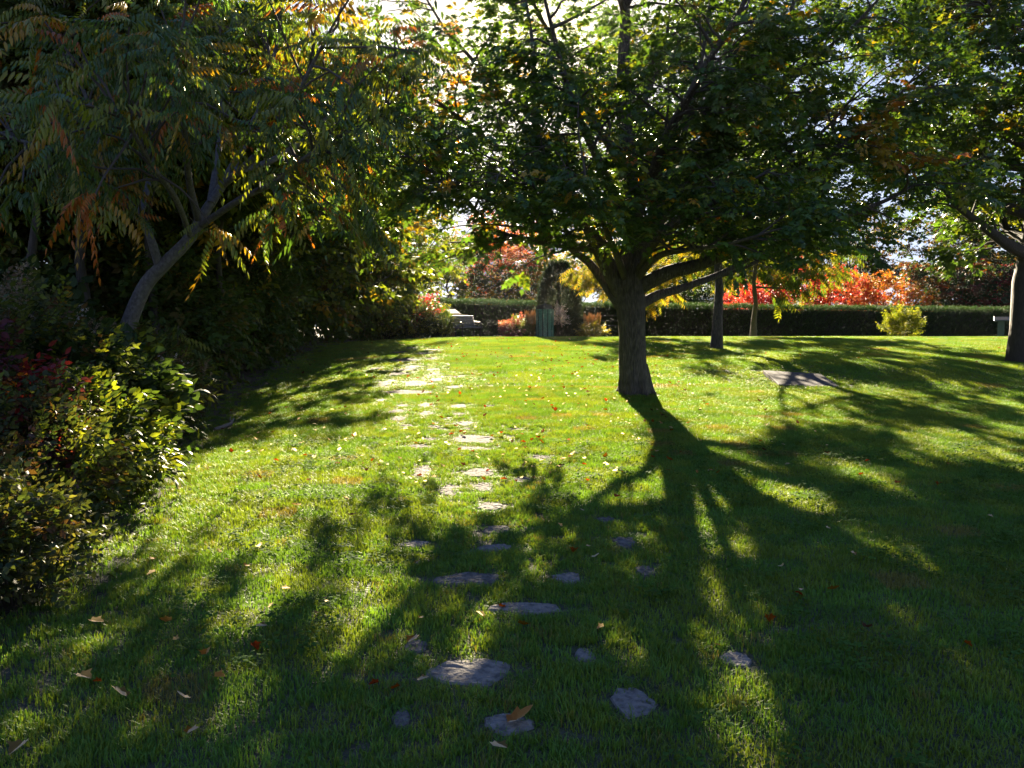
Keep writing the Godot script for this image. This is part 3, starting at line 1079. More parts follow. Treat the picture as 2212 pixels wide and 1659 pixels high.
func build_hedge() -> void:
	var root := thing("clipped_hedge", "long clipped dark green hedge closing off the far side of the lawn", "hedge", on(8, 36.5))
	var origin := root.position
	var line := [[-6.0, 33.6, 2.42], [-2.0, 34.6, 2.36], [3.0, 35.6, 2.26], [9.0, 36.6, 2.20], [16.0, 37.4, 2.12], [24.0, 38.2, 2.06]]
	var core := Geo.new()
	var places := []
	var tints := []
	for i in line.size() - 1:
		var a: Array = line[i]
		var b: Array = line[i + 1]
		var n := int((b[0] - a[0]) / 0.5)
		for k in n:
			var t0 := float(k) / n
			var t1 := float(k + 1) / n
			var c0 := Vector3(lerpf(a[0], b[0], t0), 0, -lerpf(a[1], b[1], t0))
			var c1 := Vector3(lerpf(a[0], b[0], t1), 0, -lerpf(a[1], b[1], t1))
			var top := lerpf(a[2], b[2], t0) - 0.08
			var low := hgt(c0.x, c0.z) - 0.2
			var f := Vector3(0, 0, 0.48)
			var dn := Vector3(0, low, 0) - origin
			var up := Vector3(0, top, 0) - origin
			core.quad(c0 + f + dn, c1 + f + dn, c1 + f + up, c0 + f + up)
			core.quad(c0 - f + dn, c0 - f + up, c1 - f + up, c1 - f + dn)
			core.quad(c0 + f + up, c1 + f + up, c1 - f + up, c0 - f + up)
			for s in 330:
				var t := rr(t0, t1)
				var c := Vector3(lerpf(a[0], b[0], t), 0, -lerpf(a[1], b[1], t))
				var ty := lerpf(a[2], b[2], t) + 0.05 * clump.get_noise_2d(c.x * 120, 0.0)
				var gy := hgt(c.x, c.z)
				var p: Vector3
				var d: Vector3
				if s % 3 < 2:
					p = c + Vector3(0, lerpf(gy, ty, rng.randf()), 0.5 + 0.05 * clump.get_noise_2d(c.x * 90, s * 7.0) + rr(-0.06, 0.03))
					d = Vector3(rr(-0.5, 0.5), rr(0.2, 1.2), 0.7)
				else:
					p = c + Vector3(0, ty + rr(-0.08, 0.02), rr(-0.5, 0.5))
					d = Vector3(rr(-0.6, 0.6), 1.0, rr(-0.6, 0.6))
				places.append(facing(d, p, rr(0.7, 1.3), rr(-1.5, 1.5)))
				tints.append(pick([[0.8, Color(0.040, 0.080, 0.024)], [0.2, Color(0.060, 0.095, 0.028)]]))
	part("inner_branches", core.mesh(), M.hedge_core, root)
	sprays("leaf_spray", L.cedar, M.needle, places, tints, root, origin)

func build_background() -> void:
	var grp := "autumn trees beyond the hedge"
	var gold_p := [[0.45, YELLOW_GREEN], [0.35, GOLD], [0.2, MAPLE_GREEN]]
	# trees along the end of the wood, beside the bench
	tree("leaning_willow", "yellow-green tree hanging over the dark bushes beside the slatted bench", on(-5.1, 31.3), 6.4, 2.9, 0.7, 0.12, [[0.5, Color(0.12, 0.15, 0.025)], [0.3, YELLOW_GREEN], [0.2, MAPLE_GREEN]], {"leaves": L.broad, "limbs": 16, "weep": 0.25, "size": 0.9, "droop": 0.4, "per": 2, "per_m": 3.6})
	tree("orange_maple", "rust orange maple rising above the hedge near the bench", on(-0.9, 55.0), 7.2, 2.9, 1.2, 0.12, [[0.5, Color(0.50, 0.140, 0.015)], [0.3, Color(0.42, 0.080, 0.02)], [0.2, GOLD]], {"leaves": L.far, "mat": M.red_leaf, "limbs": 15, "group": grp, "size": 1.1})
	tree("amber_tree", "amber-leaved young tree between the rust orange maple and the column cedar", on(1.4, 54.0), 5.0, 2.0, 1.0, 0.08, [[0.5, GOLD], [0.3, Color(0.25, 0.1, 0.015)], [0.2, YELLOW_GREEN]], {"leaves": L.far, "limbs": 11, "group": grp, "size": 1.0})
	tree("olive_tree", "dull olive tree beyond the hedge below the rust orange crown", on(-0.4, 49.0), 3.3, 1.6, 0.6, 0.08, [[0.6, Color(0.07, 0.075, 0.02)], [0.25, GOLD], [0.15, BROWN]], {"leaves": L.far, "limbs": 11, "group": grp, "size": 1.0})
	tree("dusky_tree", "dusky green tree beyond the hedge beside the hanging yellow-green one", on(-3.6, 50.0), 5.6, 2.4, 0.8, 0.1, [[0.6, Color(0.06, 0.08, 0.02)], [0.4, YELLOW_GREEN]], {"leaves": L.far, "limbs": 12, "group": grp, "size": 1.0})
	tree("ochre_tree", "ochre thin-crowned tree standing behind the column cedar", on(4.0, 52.0), 5.2, 2.2, 0.9, 0.08, gold_p, {"leaves": L.far, "limbs": 11, "group": grp, "size": 1.0})
	tree("yellow_birch", "bright yellow small tree showing beside the big maple's fork", on(6.4, 50.0), 4.4, 1.8, 1.0, 0.07, [[0.7, Color(0.32, 0.25, 0.02)], [0.3, YELLOW_GREEN]], {"leaves": L.far, "limbs": 10, "group": grp, "size": 0.95})
	tree("green_ash", "plain green tree beyond the hedge between yellow and red crowns", on(9.8, 57.0), 6.4, 2.8, 0.8, 0.12, [[0.7, MAPLE_DARK], [0.3, YELLOW_GREEN]], {"leaves": L.far, "limbs": 13, "group": grp, "size": 1.1})
	# burning bushes behind the hedge
	var bushes := [[12.6, 45.5, 1.5, 1.25, "scarlet bush glowing above the hedge beside the pale trunk", [[0.8, RED], [0.2, Color(0.40, 0.07, 0.02)]]],
		[14.7, 46.2, 1.9, 1.75, "tallest scarlet bush above the hedge with yellow leaves mixed in", [[0.65, RED], [0.2, CRIMSON], [0.15, GOLD]]],
		[17.0, 45.8, 1.9, 1.62, "coral red bush between the scarlet and the orange one", [[0.55, Color(0.42, 0.08, 0.02)], [0.3, RED], [0.15, ORANGE]]],
		[19.5, 46.2, 1.9, 1.55, "orange bush at the end of the glowing row above the hedge", [[0.6, ORANGE], [0.25, GOLD], [0.15, Color(0.42, 0.08, 0.02)]]]]
	for b in bushes:
		shrub("burning_bush", b[4], on(b[0], b[1]), Vector3(b[2], b[3], 1.1), 760, b[5], {"leaves": L.far, "mat": M.red_leaf, "size": 0.75, "stems": 7, "stem_r": 0.03, "fill": 0.25})
	# the wood behind, dark against the light
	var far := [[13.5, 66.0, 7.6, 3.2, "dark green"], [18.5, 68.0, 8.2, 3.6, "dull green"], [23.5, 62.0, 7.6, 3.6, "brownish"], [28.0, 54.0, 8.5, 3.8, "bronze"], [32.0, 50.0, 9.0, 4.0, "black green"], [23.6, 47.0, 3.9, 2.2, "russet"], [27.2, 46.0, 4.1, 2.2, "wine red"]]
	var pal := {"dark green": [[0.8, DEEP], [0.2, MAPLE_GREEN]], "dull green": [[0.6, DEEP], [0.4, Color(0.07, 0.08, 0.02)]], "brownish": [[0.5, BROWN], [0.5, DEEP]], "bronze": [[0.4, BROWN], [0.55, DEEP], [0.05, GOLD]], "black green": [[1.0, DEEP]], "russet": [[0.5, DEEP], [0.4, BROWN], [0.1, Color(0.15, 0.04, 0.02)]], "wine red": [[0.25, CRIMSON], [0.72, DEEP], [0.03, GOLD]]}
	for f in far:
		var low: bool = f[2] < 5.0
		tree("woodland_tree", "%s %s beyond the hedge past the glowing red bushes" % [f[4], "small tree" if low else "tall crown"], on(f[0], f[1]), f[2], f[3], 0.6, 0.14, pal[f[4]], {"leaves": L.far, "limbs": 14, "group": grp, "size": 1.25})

# ---------------------------------------------------------------- the sumac and the wood at the side
func build_sumac() -> void:
	var D := 9.6
	var base := gp(245, 935)
	base = on(at(235, 935, D).x, D)
	var root := thing("sumac_tree", "leaning grey-barked sumac spreading fronds of drooping leaflets over the wild border", "tree", base)
	var loc := func(a: Array) -> Array: return a.map(func(p): return p - base)
	var px := func(list: Array) -> Array:
		var out := []
		for q in list:
			out.append(at(q[0], q[1], D + q[2]))
		return smooth_line(out)
	var trunk: Array = px.call([[225, 960, 0], [245, 850, 0], [262, 760, 0], [285, 680, 0], [318, 612, 0], [360, 566, 0], [412, 512, 0.05], [440, 462, 0.1], [480, 400, 0.2], [520, 330, 0.3]])
	var g := Geo.new()
	g.tube(loc.call(trunk), taper(trunk.size(), 0.105, 0.04), 14, 0.05)
	part("trunk", g.mesh(), M.bark_grey, root)
	var limbs := [
		[[[345, 578, 0], [330, 530, -0.1], [321, 503, -0.1], [298, 470, -0.1], [270, 440, -0.2], [235, 405, -0.3], [180, 340, -0.5], [120, 270, -0.7]], 0.05],
		[[[300, 470, -0.1], [320, 400, 0.3], [330, 320, 0.6], [320, 220, 0.9], [300, 130, 1.0]], 0.04],
		[[[235, 405, -0.3], [215, 320, 0.0], [190, 220, 0.3], [150, 130, 0.4], [120, 40, 0.4]], 0.035],
		[[[180, 340, -0.5], [100, 320, -0.9], [30, 300, -1.2], [-60, 260, -1.5]], 0.03],
		[[[430, 480, 0.1], [410, 400, -0.4], [400, 300, -0.9], [390, 200, -1.3], [370, 100, -1.5]], 0.045],
		[[[455, 440, 0.1], [470, 340, 0.5], [480, 240, 0.8], [470, 140, 1.0], [480, 30, 1.1]], 0.045],
		[[[480, 400, 0.2], [560, 330, -0.2], [620, 250, -0.5], [660, 170, -0.8], [700, 90, -1.0]], 0.045],
		[[[500, 370, 0.2], [580, 350, 0.6], [660, 300, 1.0], [730, 230, 1.3], [790, 170, 1.5]], 0.045],
		[[[430, 490, 0.1], [520, 430, -0.5], [600, 390, -0.9], [660, 340, -1.2], [720, 300, -1.4]], 0.04],
		[[[520, 330, 0.3], [560, 230, 0.5], [590, 130, 0.8], [610, 30, 0.9]], 0.04],
		[[[660, 300, 1.0], [740, 290, 1.0], [800, 270, 1.2], [840, 220, 1.3]], 0.03],
		[[[412, 512, 0.05], [380, 430, -0.8], [330, 360, -1.4], [290, 290, -1.9], [250, 240, -2.2]], 0.035]]
	var tips := []
	var tw := Geo.new()
	for l in limbs:
		var pts: Array = px.call(l[0])
		var gl := Geo.new()
		gl.tube(loc.call(pts), taper(pts.size(), l[1], 0.012), 8, 0.03)
		part("limb", gl.mesh(), M.bark_grey, root)
		tips.append([pts[-1], (pts[-1] - pts[-3]).normalized()])
		var n := 15
		for k in n:
			var f := lerpf(0.32, 1.0, (k + rr(0, 0.9)) / n) * (pts.size() - 1)
			var i := mini(int(f), pts.size() - 2)
			var p := (pts[i] as Vector3).lerp(pts[i + 1], f - i)
			var d: Vector3 = (in_ball() + (pts[i + 1] - pts[i]).normalized() * 0.5 + Vector3(0, 0.1, 0)).normalized()
			var q := p + d * rr(0.35, 1.05)
			var b := wander(p, q, 3, 0.08, -0.04)
			tw.tube(loc.call(b), taper(4, 0.014, 0.007), 5, 0.0, false)
			tips.append([q, d])
	part("twigwork", tw.mesh(), M.twig, root, "stuff")
	var places := []
	var tints := []
	var pal := [[0.52, Color(0.060, 0.115, 0.022)], [0.39, Color(0.16, 0.19, 0.02)], [0.07, GOLD], [0.02, ORANGE]]
	for t in tips:
		var n := rng.randi_range(9, 13)
		var hue := pick([[0.93, Color.WHITE], [0.07, Color.BLACK]], 0.0).r
		for k in n:
			var a := TAU * k / n + rr(-0.3, 0.3)
			var d: Vector3 = Vector3(cos(a), rr(-0.5, 0.5), sin(a)) + t[1] * 0.4
			if open_to_sun(t[0]):
				continue
			places.append(facing(d, t[0] + in_ball() * 0.12, rr(0.65, 1.2), rr(-0.6, 0.6)))
			tints.append(pick(pal) if hue > 0.5 else pick([[0.4, GOLD], [0.3, ORANGE], [0.3, YELLOW_GREEN]]))
	print("fronds ", places.size())
	var crown := Node3D.new()
	crown.name = "crown"
	root.add_child(crown)
	sprays("compound_leaf", L.sumac, M.leaf, places, tints, crown, base)

func build_woods() -> void:
	var grp := "trees of the wood beside the lawn"
	# x, distance, height, crown radius, crown from, trunk radius, what sets it apart
	var list := [[-6.8, 13.5, 6.0, 2.4, 2.2, 0.10, "dark trunk just behind the leaning sumac"], [-5.9, 16.5, 6.0, 2.6, 1.6, 0.10, "double-bend trunk rising from the dark thicket"],
		[-8.0, 15.5, 8.2, 2.8, 2.2, 0.13, "stout black trunk deep in the shade of the wood"], [-7.4, 19.0, 7.4, 2.8, 1.6, 0.12, "tall tree behind the thicket with yellowing leaves"],
		[-9.8, 18.0, 9.5, 3.2, 1.8, 0.15, "thickest trunk of the wood"], [-6.3, 22.5, 8.4, 3.5, 1.2, 0.10, "tree of the wood's edge shading the lawn"],
		[-6.0, 26.5, 8.0, 3.3, 0.8, 0.11, "gold-flecked tree at the far end of the wood"], [-9.0, 24.0, 9.6, 3.2, 1.0, 0.14, "broad crown filling the gap behind the wood's edge"],
		[-11.5, 14.0, 9.5, 3.2, 1.5, 0.14, "tree standing back in the wood with sky through its crown"], [-12.5, 22.0, 10.5, 3.8, 1.0, 0.16, "tree closing the wood behind the thickest trunk"],
		[-8.6, 30.5, 9.0, 3.2, 0.8, 0.12, "pale green crown behind the hanging yellow-green tree"], [-6.0, 36.0, 6.8, 2.6, 0.8, 0.11, "yellowing crown above the hedge's end"]]
	list += [[-6.1, 11.4, 6.6, 1.7, 3.9, 0.075, "slim dark stem standing clear of the leaning sumac's fork"], [-5.6, 11.9, 7.0, 1.8, 4.2, 0.09, "slim dark stem crossing behind the leaning sumac"], [-5.05, 12.4, 6.4, 1.6, 4.0, 0.065, "thin straight stem just past the sumac's bend"], [-4.55, 14.0, 6.2, 1.7, 3.6, 0.06, "thin stem at the dark gap of the wood's edge"]]
	for t in list:
		var pal := [[0.45, Color(0.055, 0.085, 0.018)], [0.37, YELLOW_GREEN], [0.08, Color(0.1, 0.08, 0.02)], [0.10, GOLD]]
		tree("woodland_tree", t[6], on(t[0], t[1]), t[2], t[3], t[4], t[5], pal, {"leaves": L.broad if t[1] < 20 else L.far, "limbs": 15, "group": grp, "size": 1.15, "wobble": 0.03, "per": 2, "per_m": 3.2})
	# saplings and thicket under them
	var thick := [[-5.2, 13.2, 1.1, 1.05], [-6.0, 15.0, 1.3, 1.2], [-5.4, 17.5, 1.2, 1.25], [-6.2, 19.5, 1.3, 1.3], [-6.2, 22.0, 1.3, 1.25], [-6.4, 24.5, 1.2, 1.1], [-5.8, 27.3, 1.3, 1.3], [-7.6, 17.0, 1.5, 1.4], [-8.2, 21.0, 1.6, 1.5], [-5.2, 29.6, 1.0, 0.9], [-9.5, 15.5, 1.5, 1.4], [-7.2, 12.0, 1.2, 1.0], [-8.5, 13.0, 1.4, 1.2], [-11.0, 17.5, 1.8, 1.6]]
	var kinds := ["dark leafy thicket bush below the sumac's lean", "dusky bush with olive leaves inside the wood", "dense bush on the wood's edge in deep shade", "tall dim bush pressed between dark trunks", "dark bush whose foot meets the shaded grass", "low bush on the wood's edge past the tall dim one", "rounded bush near the hanging yellow-green tree", "bush standing back behind the dense edge bush", "broad dim bush in the middle of the wood", "small bush at the end of the wood by the lawn's crest", "bush under the thickest trunks", "bush hiding the sumac's foot", "bush in the dark behind the sumac", "wide bush at the back of the wood"]
	for i in thick.size():
		var t: Array = thick[i]
		shrub("thicket_bush", kinds[i], on(t[0], t[1]), Vector3(t[2], t[3], t[2]), 520, [[0.6, Color(0.055, 0.095, 0.024)], [0.25, Color(0.075, 0.105, 0.024)], [0.15, Color(0.10, 0.09, 0.025)]], {"leaves": L.broad, "mat": M.leaf_soft, "size": 0.85, "group": "bushes under the wood", "fill": 0.2, "stem_r": 0.02})
	# young sumacs holding their fronds out over the grass
	for s in [[-4.9, 15.0, 1.7, "young sumac with bright fronds reaching out of the thicket"], [-5.5, 20.5, 1.9, "young sumac leaning out over the shaded grass"], [-4.5, 11.4, 1.2, "knee-high sumac shoot at the foot of the leaning trunk"]]:
		var root := thing("sumac_sapling", s[3], "sapling", on(s[0], s[1]), "young sumacs on the wood's edge")
		var g := Geo.new()
		var b := wander(Vector3(0, -0.1, 0), Vector3(0.25, s[2], 0.1), 5, 0.05)
		g.tube(b, taper(6, 0.02, 0.008), 6)
		part("stem", g.mesh(), M.stem, root)
		var places := []
		var tints := []
		for k in 26:
			var a := k * 2.4
			var t := 0.35 + 0.65 * k / 26.0
			places.append(facing(Vector3(cos(a), 0.35, sin(a)), (b[0] as Vector3).lerp(b[-1], t), rr(0.9, 1.3), 0.0))
			tints.append(pick([[0.8, Color(0.06, 0.11, 0.025)], [0.2, YELLOW_GREEN]]))
		sprays("compound_leaf", L.sumac, M.leaf, places, tints, root, Vector3.ZERO)

# ---------------------------------------------------------------- wild border along the lawn
func build_border() -> void:
	var dull := [[0.42, Color(0.048, 0.072, 0.024)], [0.28, Color(0.085, 0.100, 0.026)], [0.15, Color(0.10, 0.06, 0.03)], [0.15, YELLOW_GREEN]]
	var red_mix := [[0.45, Color(0.09, 0.02, 0.025)], [0.25, CRIMSON], [0.2, Color(0.05, 0.06, 0.02)], [0.1, ORANGE]]
	var list := [
		# x, d, rx, ry, n, palette, leaves, size, label
		[-3.15, 4.4, 0.62, 0.42, 420, dull, "small", 0.8, "low glossy-leaved bush at the near end of the wild border"],
		[-3.75, 4.6, 0.8, 0.62, 520, dull, "small", 0.85, "dark bush with pale shining leaves behind the low glossy one"],
		[-3.1, 5.5, 0.55, 0.45, 380, dull, "small", 0.8, "small bush with yellow sprigs on the border's rim"],
		[-4.0, 5.8, 0.9, 0.76, 820, red_mix, "small", 0.9, "wine-red leaved bush in the middle of the wild border"],
		[-3.2, 6.6, 0.5, 0.42, 360, [[0.35, YELLOW_GREEN], [0.65, Color(0.05, 0.08, 0.02)]], "broad", 0.55, "bright yellow-green weed clump lit on the border's rim"],
		[-4.3, 7.2, 1.0, 0.86, 1000, dull, "small", 0.85, "highest tangled bush of the wild border"],
		[-3.7, 7.9, 0.65, 0.6, 480, [[0.88, Color(0.035, 0.062, 0.02)], [0.12, YELLOW_GREEN]], "grape", 0.7, "wild vine draping broad leaves over the tangled bush"],
		[-5.3, 6.6, 1.1, 0.85, 700, dull, "small", 1.0, "dusty green bush behind the wine-red one"],
		[-4.1, 9.2, 0.7, 0.55, 460, dull, "lance", 0.9, "narrow-leaved clump below the leaning sumac"],
		[-5.0, 8.8, 1.0, 0.85, 640, [[0.92, Color(0.035, 0.06, 0.02)], [0.08, GOLD]], "grape", 0.8, "broad-leaved vine mound between sumac and tangled bush"],
		[-4.6, 10.8, 0.8, 0.5, 420, dull, "lance", 0.9, "dim clump of weeds past the narrow-leaved one"],
		[-6.4, 8.4, 1.3, 1.05, 700, dull, "broad", 0.8, "tall shaded bush at the back of the wild border"],
		[-4.9, 4.8, 1.0, 0.75, 560, dull, "small", 0.95, "shaded bush at the border's outer corner"],
		[-2.75, 3.75, 0.34, 0.26, 220, dull, "small", 0.7, "ankle-high weed clump at the foot of the border"],
		[-2.85, 4.15, 0.36, 0.33, 260, dull, "small", 0.7, "knee-high dull green clump behind the ankle-high weeds"],
		[-2.62, 3.35, 0.3, 0.24, 200, dull, "small", 0.65, "lowest sprawl of weeds where the border reaches the near lawn"],
		[-2.55, 4.45, 0.3, 0.28, 220, [[0.6, Color(0.06, 0.08, 0.025)], [0.4, Color(0.13, 0.13, 0.04)]], "small", 0.65, "pale-leaved clump standing out onto the grass from the border"],
		[-3.2, 3.7, 0.5, 0.40, 300, dull, "lance", 0.8, "grassy weed clump at the outer corner of the border"],
		[-3.0, 5.0, 0.36, 0.36, 260, [[0.6, Color(0.05, 0.06, 0.02)], [0.4, Color(0.09, 0.05, 0.03)]], "small", 0.7, "brownish clump on the rim beside the yellow-sprigged bush"],
		[-3.15, 6.1, 0.34, 0.34, 240, dull, "lance", 0.8, "narrow-leaved tuft on the rim below the wine-red bush"],
		[-3.5, 7.2, 0.4, 0.4, 280, [[0.7, Color(0.05, 0.08, 0.02)], [0.3, Color(0.12, 0.10, 0.03)]], "small", 0.8, "olive clump on the rim below the tangled bush"],
		[-3.8, 8.5, 0.42, 0.42, 280, dull, "small", 0.8, "dim rounded clump on the rim below the draping vine"],
		[-4.15, 10.1, 0.5, 0.4, 280, dull, "lance", 0.9, "last rim clump before the dark wood"]]
	for b in list:
		shrub("border_bush", b[8], on(b[0], b[1]), Vector3(b[2], b[3], b[2]), b[4], b[5], {"leaves": L[b[6]], "mat": M.leaf_border, "size": b[7], "stems": 16, "stem_r": 0.006, "group": "bushes of the wild border", "fill": 0.3, "up": 0.25})
	# seed-headed stalks
	var stalks := [[-3.9, 8.6, 1.25, 0, "fluffy grey goldenrod standing out of the border below the sumac"], [-3.75, 9.6, 0.8, 1, "white aster in bloom at the edge of the shaded grass"], [-3.6, 9.9, 0.75, 0, "brown plumed goldenrod leaning towards the white aster"], [-4.0, 6.9, 1.7, 0, "tall brown goldenrod above the tangled bush"], [-4.6, 6.4, 1.65, 0, "goldenrod with pale fluff behind the wine-red bush"], [-4.0, 8.2, 1.35, 1, "pale aster stalk between the vine mounds"]]
	for s in stalks:
		var root := thing("wildflower", s[4], "wildflower", on(s[0], s[1]), "wildflowers of the border")
		var places := []
		var tints := []
		for k in 9:
			var top := Vector3(rr(-0.22, 0.22), s[2] * rr(0.75, 1.05), rr(-0.22, 0.22))
			var g := Geo.new()
			g.tube(wander(Vector3(rr(-0.05, 0.05), -0.05, rr(-0.05, 0.05)), top, 3, 0.04), taper(4, 0.004, 0.002), 4)
			part("stalk", g.mesh(), M.stem, root)
			for j in 14:
				var p := top + in_ball() * Vector3(0.07, 0.12, 0.07)
				places.append(facing(in_ball() + Vector3(0, 0.4, 0), p, 0.28 if s[3] == 0 else 0.2, rr(-1, 1)))
				tints.append(Color(0.24, 0.19, 0.13) * rr(0.7, 1.2) if s[3] == 0 else Color(0.62, 0.6, 0.62) * rr(0.8, 1.1))
			for j in 7:
				var p := top * rr(0.2, 0.8)
				places.append(facing(in_ball() + Vector3(0, 0.1, 0), p, 0.5, rr(-1, 1)))
				tints.append(pick(dull))
		sprays("flower_head", L.lance, M.dry, places, tints, root, Vector3.ZERO)
	# a bleached stick at the rim
	var at_stick := gp(487, 930)
	var st := thing("dead_branch", "bleached broken branch lying on the border's rim", "branch", at_stick)
	var gs := Geo.new()
	gs.tube([Vector3(-0.09, 0.02, 0.12), Vector3(-0.02, 0.04, 0.0), Vector3(0.04, 0.07, -0.10), Vector3(0.05, 0.12, -0.16)], [0.02, 0.024, 0.02, 0.010], 8, 0.1)
	part("stick", gs.mesh(), M.deadwood, st)
	var gs2 := Geo.new()
	gs2.tube([Vector3(0.04, 0.07, -0.10), Vector3(0.03, 0.12, -0.08), Vector3(0.035, 0.15, -0.09)], [0.012, 0.009, 0.004], 6)
	part("side_twig", gs2.mesh(), M.deadwood, st)

# ---------------------------------------------------------------- bench, bin, plaque, planting by the hedge
func build_furniture() -> void:
	build_plaque()
	build_bench()
	build_bin()
	build_lectern("small_sign", "small tilted sign on a post before the hedge near the thick black maple", at(2162, 716, 33.0).x, 33.0, 0.72, M.sign_face, M.sign_dark, Vector2(0.5, 0.4), -0.5)
	build_lectern("brown_lectern", "red-brown information desk with a sunlit slanting top beside the bench", at(978, 715, 32.2).x, 32.2, 0.98, M.sign_face, M.brown_board, Vector2(0.42, 0.5), 0.5)
	# column cedar
	var c := on(at(1206, 700, 33.6).x, 33.6)
	var root := thing("column_cedar", "dark round-topped column cedar standing before the hedge behind the bin", "conifer", c)
	var g := Geo.new()
	g.tube([Vector3(0, -0.1, 0), Vector3(0, 1.3, 0), Vector3(0, 2.5, 0)], [0.09, 0.06, 0.02], 8)
	part("trunk", g.mesh(), M.bark_dark, root)
	var places := []
	var tints := []
	for k in 5200:
		var y := 2.75 * rng.randf()
		var r := 0.74 * (pow(sin(PI * clampf(y / 2.75 * 0.62 + 0.30, 0, 1)), 0.6)) * sqrt(clampf((2.85 - y) * 1.6, 0, 1))
		var a := rr(0, TAU)
		r *= (1.0 + 0.12 * clump.get_noise_3d(cos(a) * 60, y * 50, sin(a) * 60)) * rr(0.7, 1.02)
		places.append(facing(Vector3(cos(a), rr(0.3, 1.4), sin(a)), Vector3(cos(a) * r, y + 0.02, sin(a) * r), rr(0.9, 1.5), rr(-1.5, 1.5)))
		tints.append(pick([[0.7, Color(0.024, 0.045, 0.016)], [0.3, Color(0.05, 0.065, 0.02)]]))
	var crown := Node3D.new()
	crown.name = "crown"
	root.add_child(crown)
	sprays("leaf_spray", L.cedar, M.needle, places, tints, crown, Vector3.ZERO)
	# lit yellow bush
	shrub("golden_bush", "bright yellow-green bush alone in front of the dark hedge", on(at(1950, 700, 33.5).x, 33.5), Vector3(0.6, 0.46, 0.5), 420, [[0.75, Color(0.19, 0.21, 0.025)], [0.25, Color(0.11, 0.15, 0.02)]], {"leaves": L.small, "mat": M.leaf_soft, "size": 1.1, "stems": 8, "fill": 0.1, "up": 0.4})
	# planting round the bench and the bin
	shrub("bench_shrub", "dark shrub with scattered red leaves at the far end of the wood", on(-3.5, 31.0), Vector3(0.8, 0.62, 0.6), 420, [[0.75, Color(0.04, 0.065, 0.02)], [0.25, YELLOW_GREEN]], {"leaves": L.small, "size": 1.2})
	shrub("red_creeper", "red-leaved creeper hanging beside the dark shrub near the bench", on(-3.1, 32.0), Vector3(0.38, 0.72, 0.35), 180, [[0.6, RED], [0.4, CRIMSON]], {"leaves": L.small, "mat": M.red_leaf, "size": 1.2, "keep": func(p): return p.y > 1.55})
	shrub("lily_clump", "light green strap-leaved clump beside the bench", on(-2.45, 31.4), Vector3(0.4, 0.3, 0.3), 160, [[0.6, YELLOW_GREEN], [0.4, MAPLE_GREEN]], {"leaves": L.lance, "size": 1.1, "up": 0.8})
	shrub("pink_sedum", "pink sedum in flower beside the green bin", on(at(1114, 715, 32.0).x, 32.0), Vector3(0.46, 0.28, 0.3), 240, [[0.7, Color(0.12, 0.14, 0.03)], [0.3, YELLOW_GREEN]], {"leaves": L.small, "size": 1.0, "category": "flowers", "patch": [[0.7, Color(0.32, 0.09, 0.12)], [0.3, Color(0.36, 0.16, 0.18)]], "patch_at": -0.05})
	shrub("yellow_lady_mantle", "low yellow plant at the foot of the plumed grass by the cedar", on(at(1278, 716, 32.0).x, 32.0), Vector3(0.42, 0.2, 0.3), 170, [[0.8, Color(0.28, 0.25, 0.03)], [0.2, YELLOW_GREEN]], {"leaves": L.small, "size": 0.9, "category": "flowers"})
	shrub("white_hydrangea", "pale faded flower head leaning out behind the bin", on(at(1206, 690, 32.6).x, 32.6), Vector3(0.2, 0.56, 0.2), 150, [[1.0, Color(0.10, 0.10, 0.05)]], {"leaves": L.tiny, "mat": M.dry, "size": 0.7, "category": "flowers", "stems": 4, "patch": [[1.0, Color(0.5, 0.44, 0.44)]], "patch_at": -0.25, "keep": func(p): return p.y > 1.55})
	plumes("plumed_grass", "tan plumed grass standing against the green bin", on(at(1147, 700, 32.3).x, 32.3), 0.24, 0.95)
	plumes("plumed_grass", "tan plumed grass on the other side of the cedar from the bin", on(at(1278, 700, 32.4).x, 32.4), 0.38, 0.86)
	# dark metal garden bench beyond the trunk
	var mb := thing("metal_seat", "black metal garden seat before the hedge, half hidden by the big trunk", "bench", on(at(1322, 715, 33.4).x, 33.4))
	var parts := [["seat", [[Vector3(0, 0.44, 0), Vector3(1.2, 0.03, 0.45)]]], ["backrest", [[Vector3(0, 0.82, -0.24), Vector3(1.2, 0.05, 0.03)], [Vector3(0, 0.62, -0.23), Vector3(1.2, 0.04, 0.03)]]]]
	for p in parts:
		for q in p[1]:
			var gg := Geo.new()
			gg.box(Transform3D(Basis(), q[0]), q[1])
			part(p[0], gg.mesh(), M.iron, mb)
	for sx in [-1.0, 1.0]:
		for sz in [-1.0, 1.0]:
			var gg := Geo.new()
			gg.tube([Vector3(sx * 0.56, -0.05, sz * 0.2), Vector3(sx * 0.56, 0.44, sz * 0.2), Vector3(sx * 0.56, 0.64 if sz > 0 else 0.86, sz * 0.2 - (0.0 if sz > 0 else 0.04))], [0.018, 0.018, 0.014], 8)
			part("leg", gg.mesh(), M.iron, mb)
		var ga := Geo.new()
		ga.box(Transform3D(Basis(), Vector3(sx * 0.56, 0.65, 0.0)), Vector3(0.05, 0.03, 0.46))
		part("armrest", ga.mesh(), M.iron, mb)

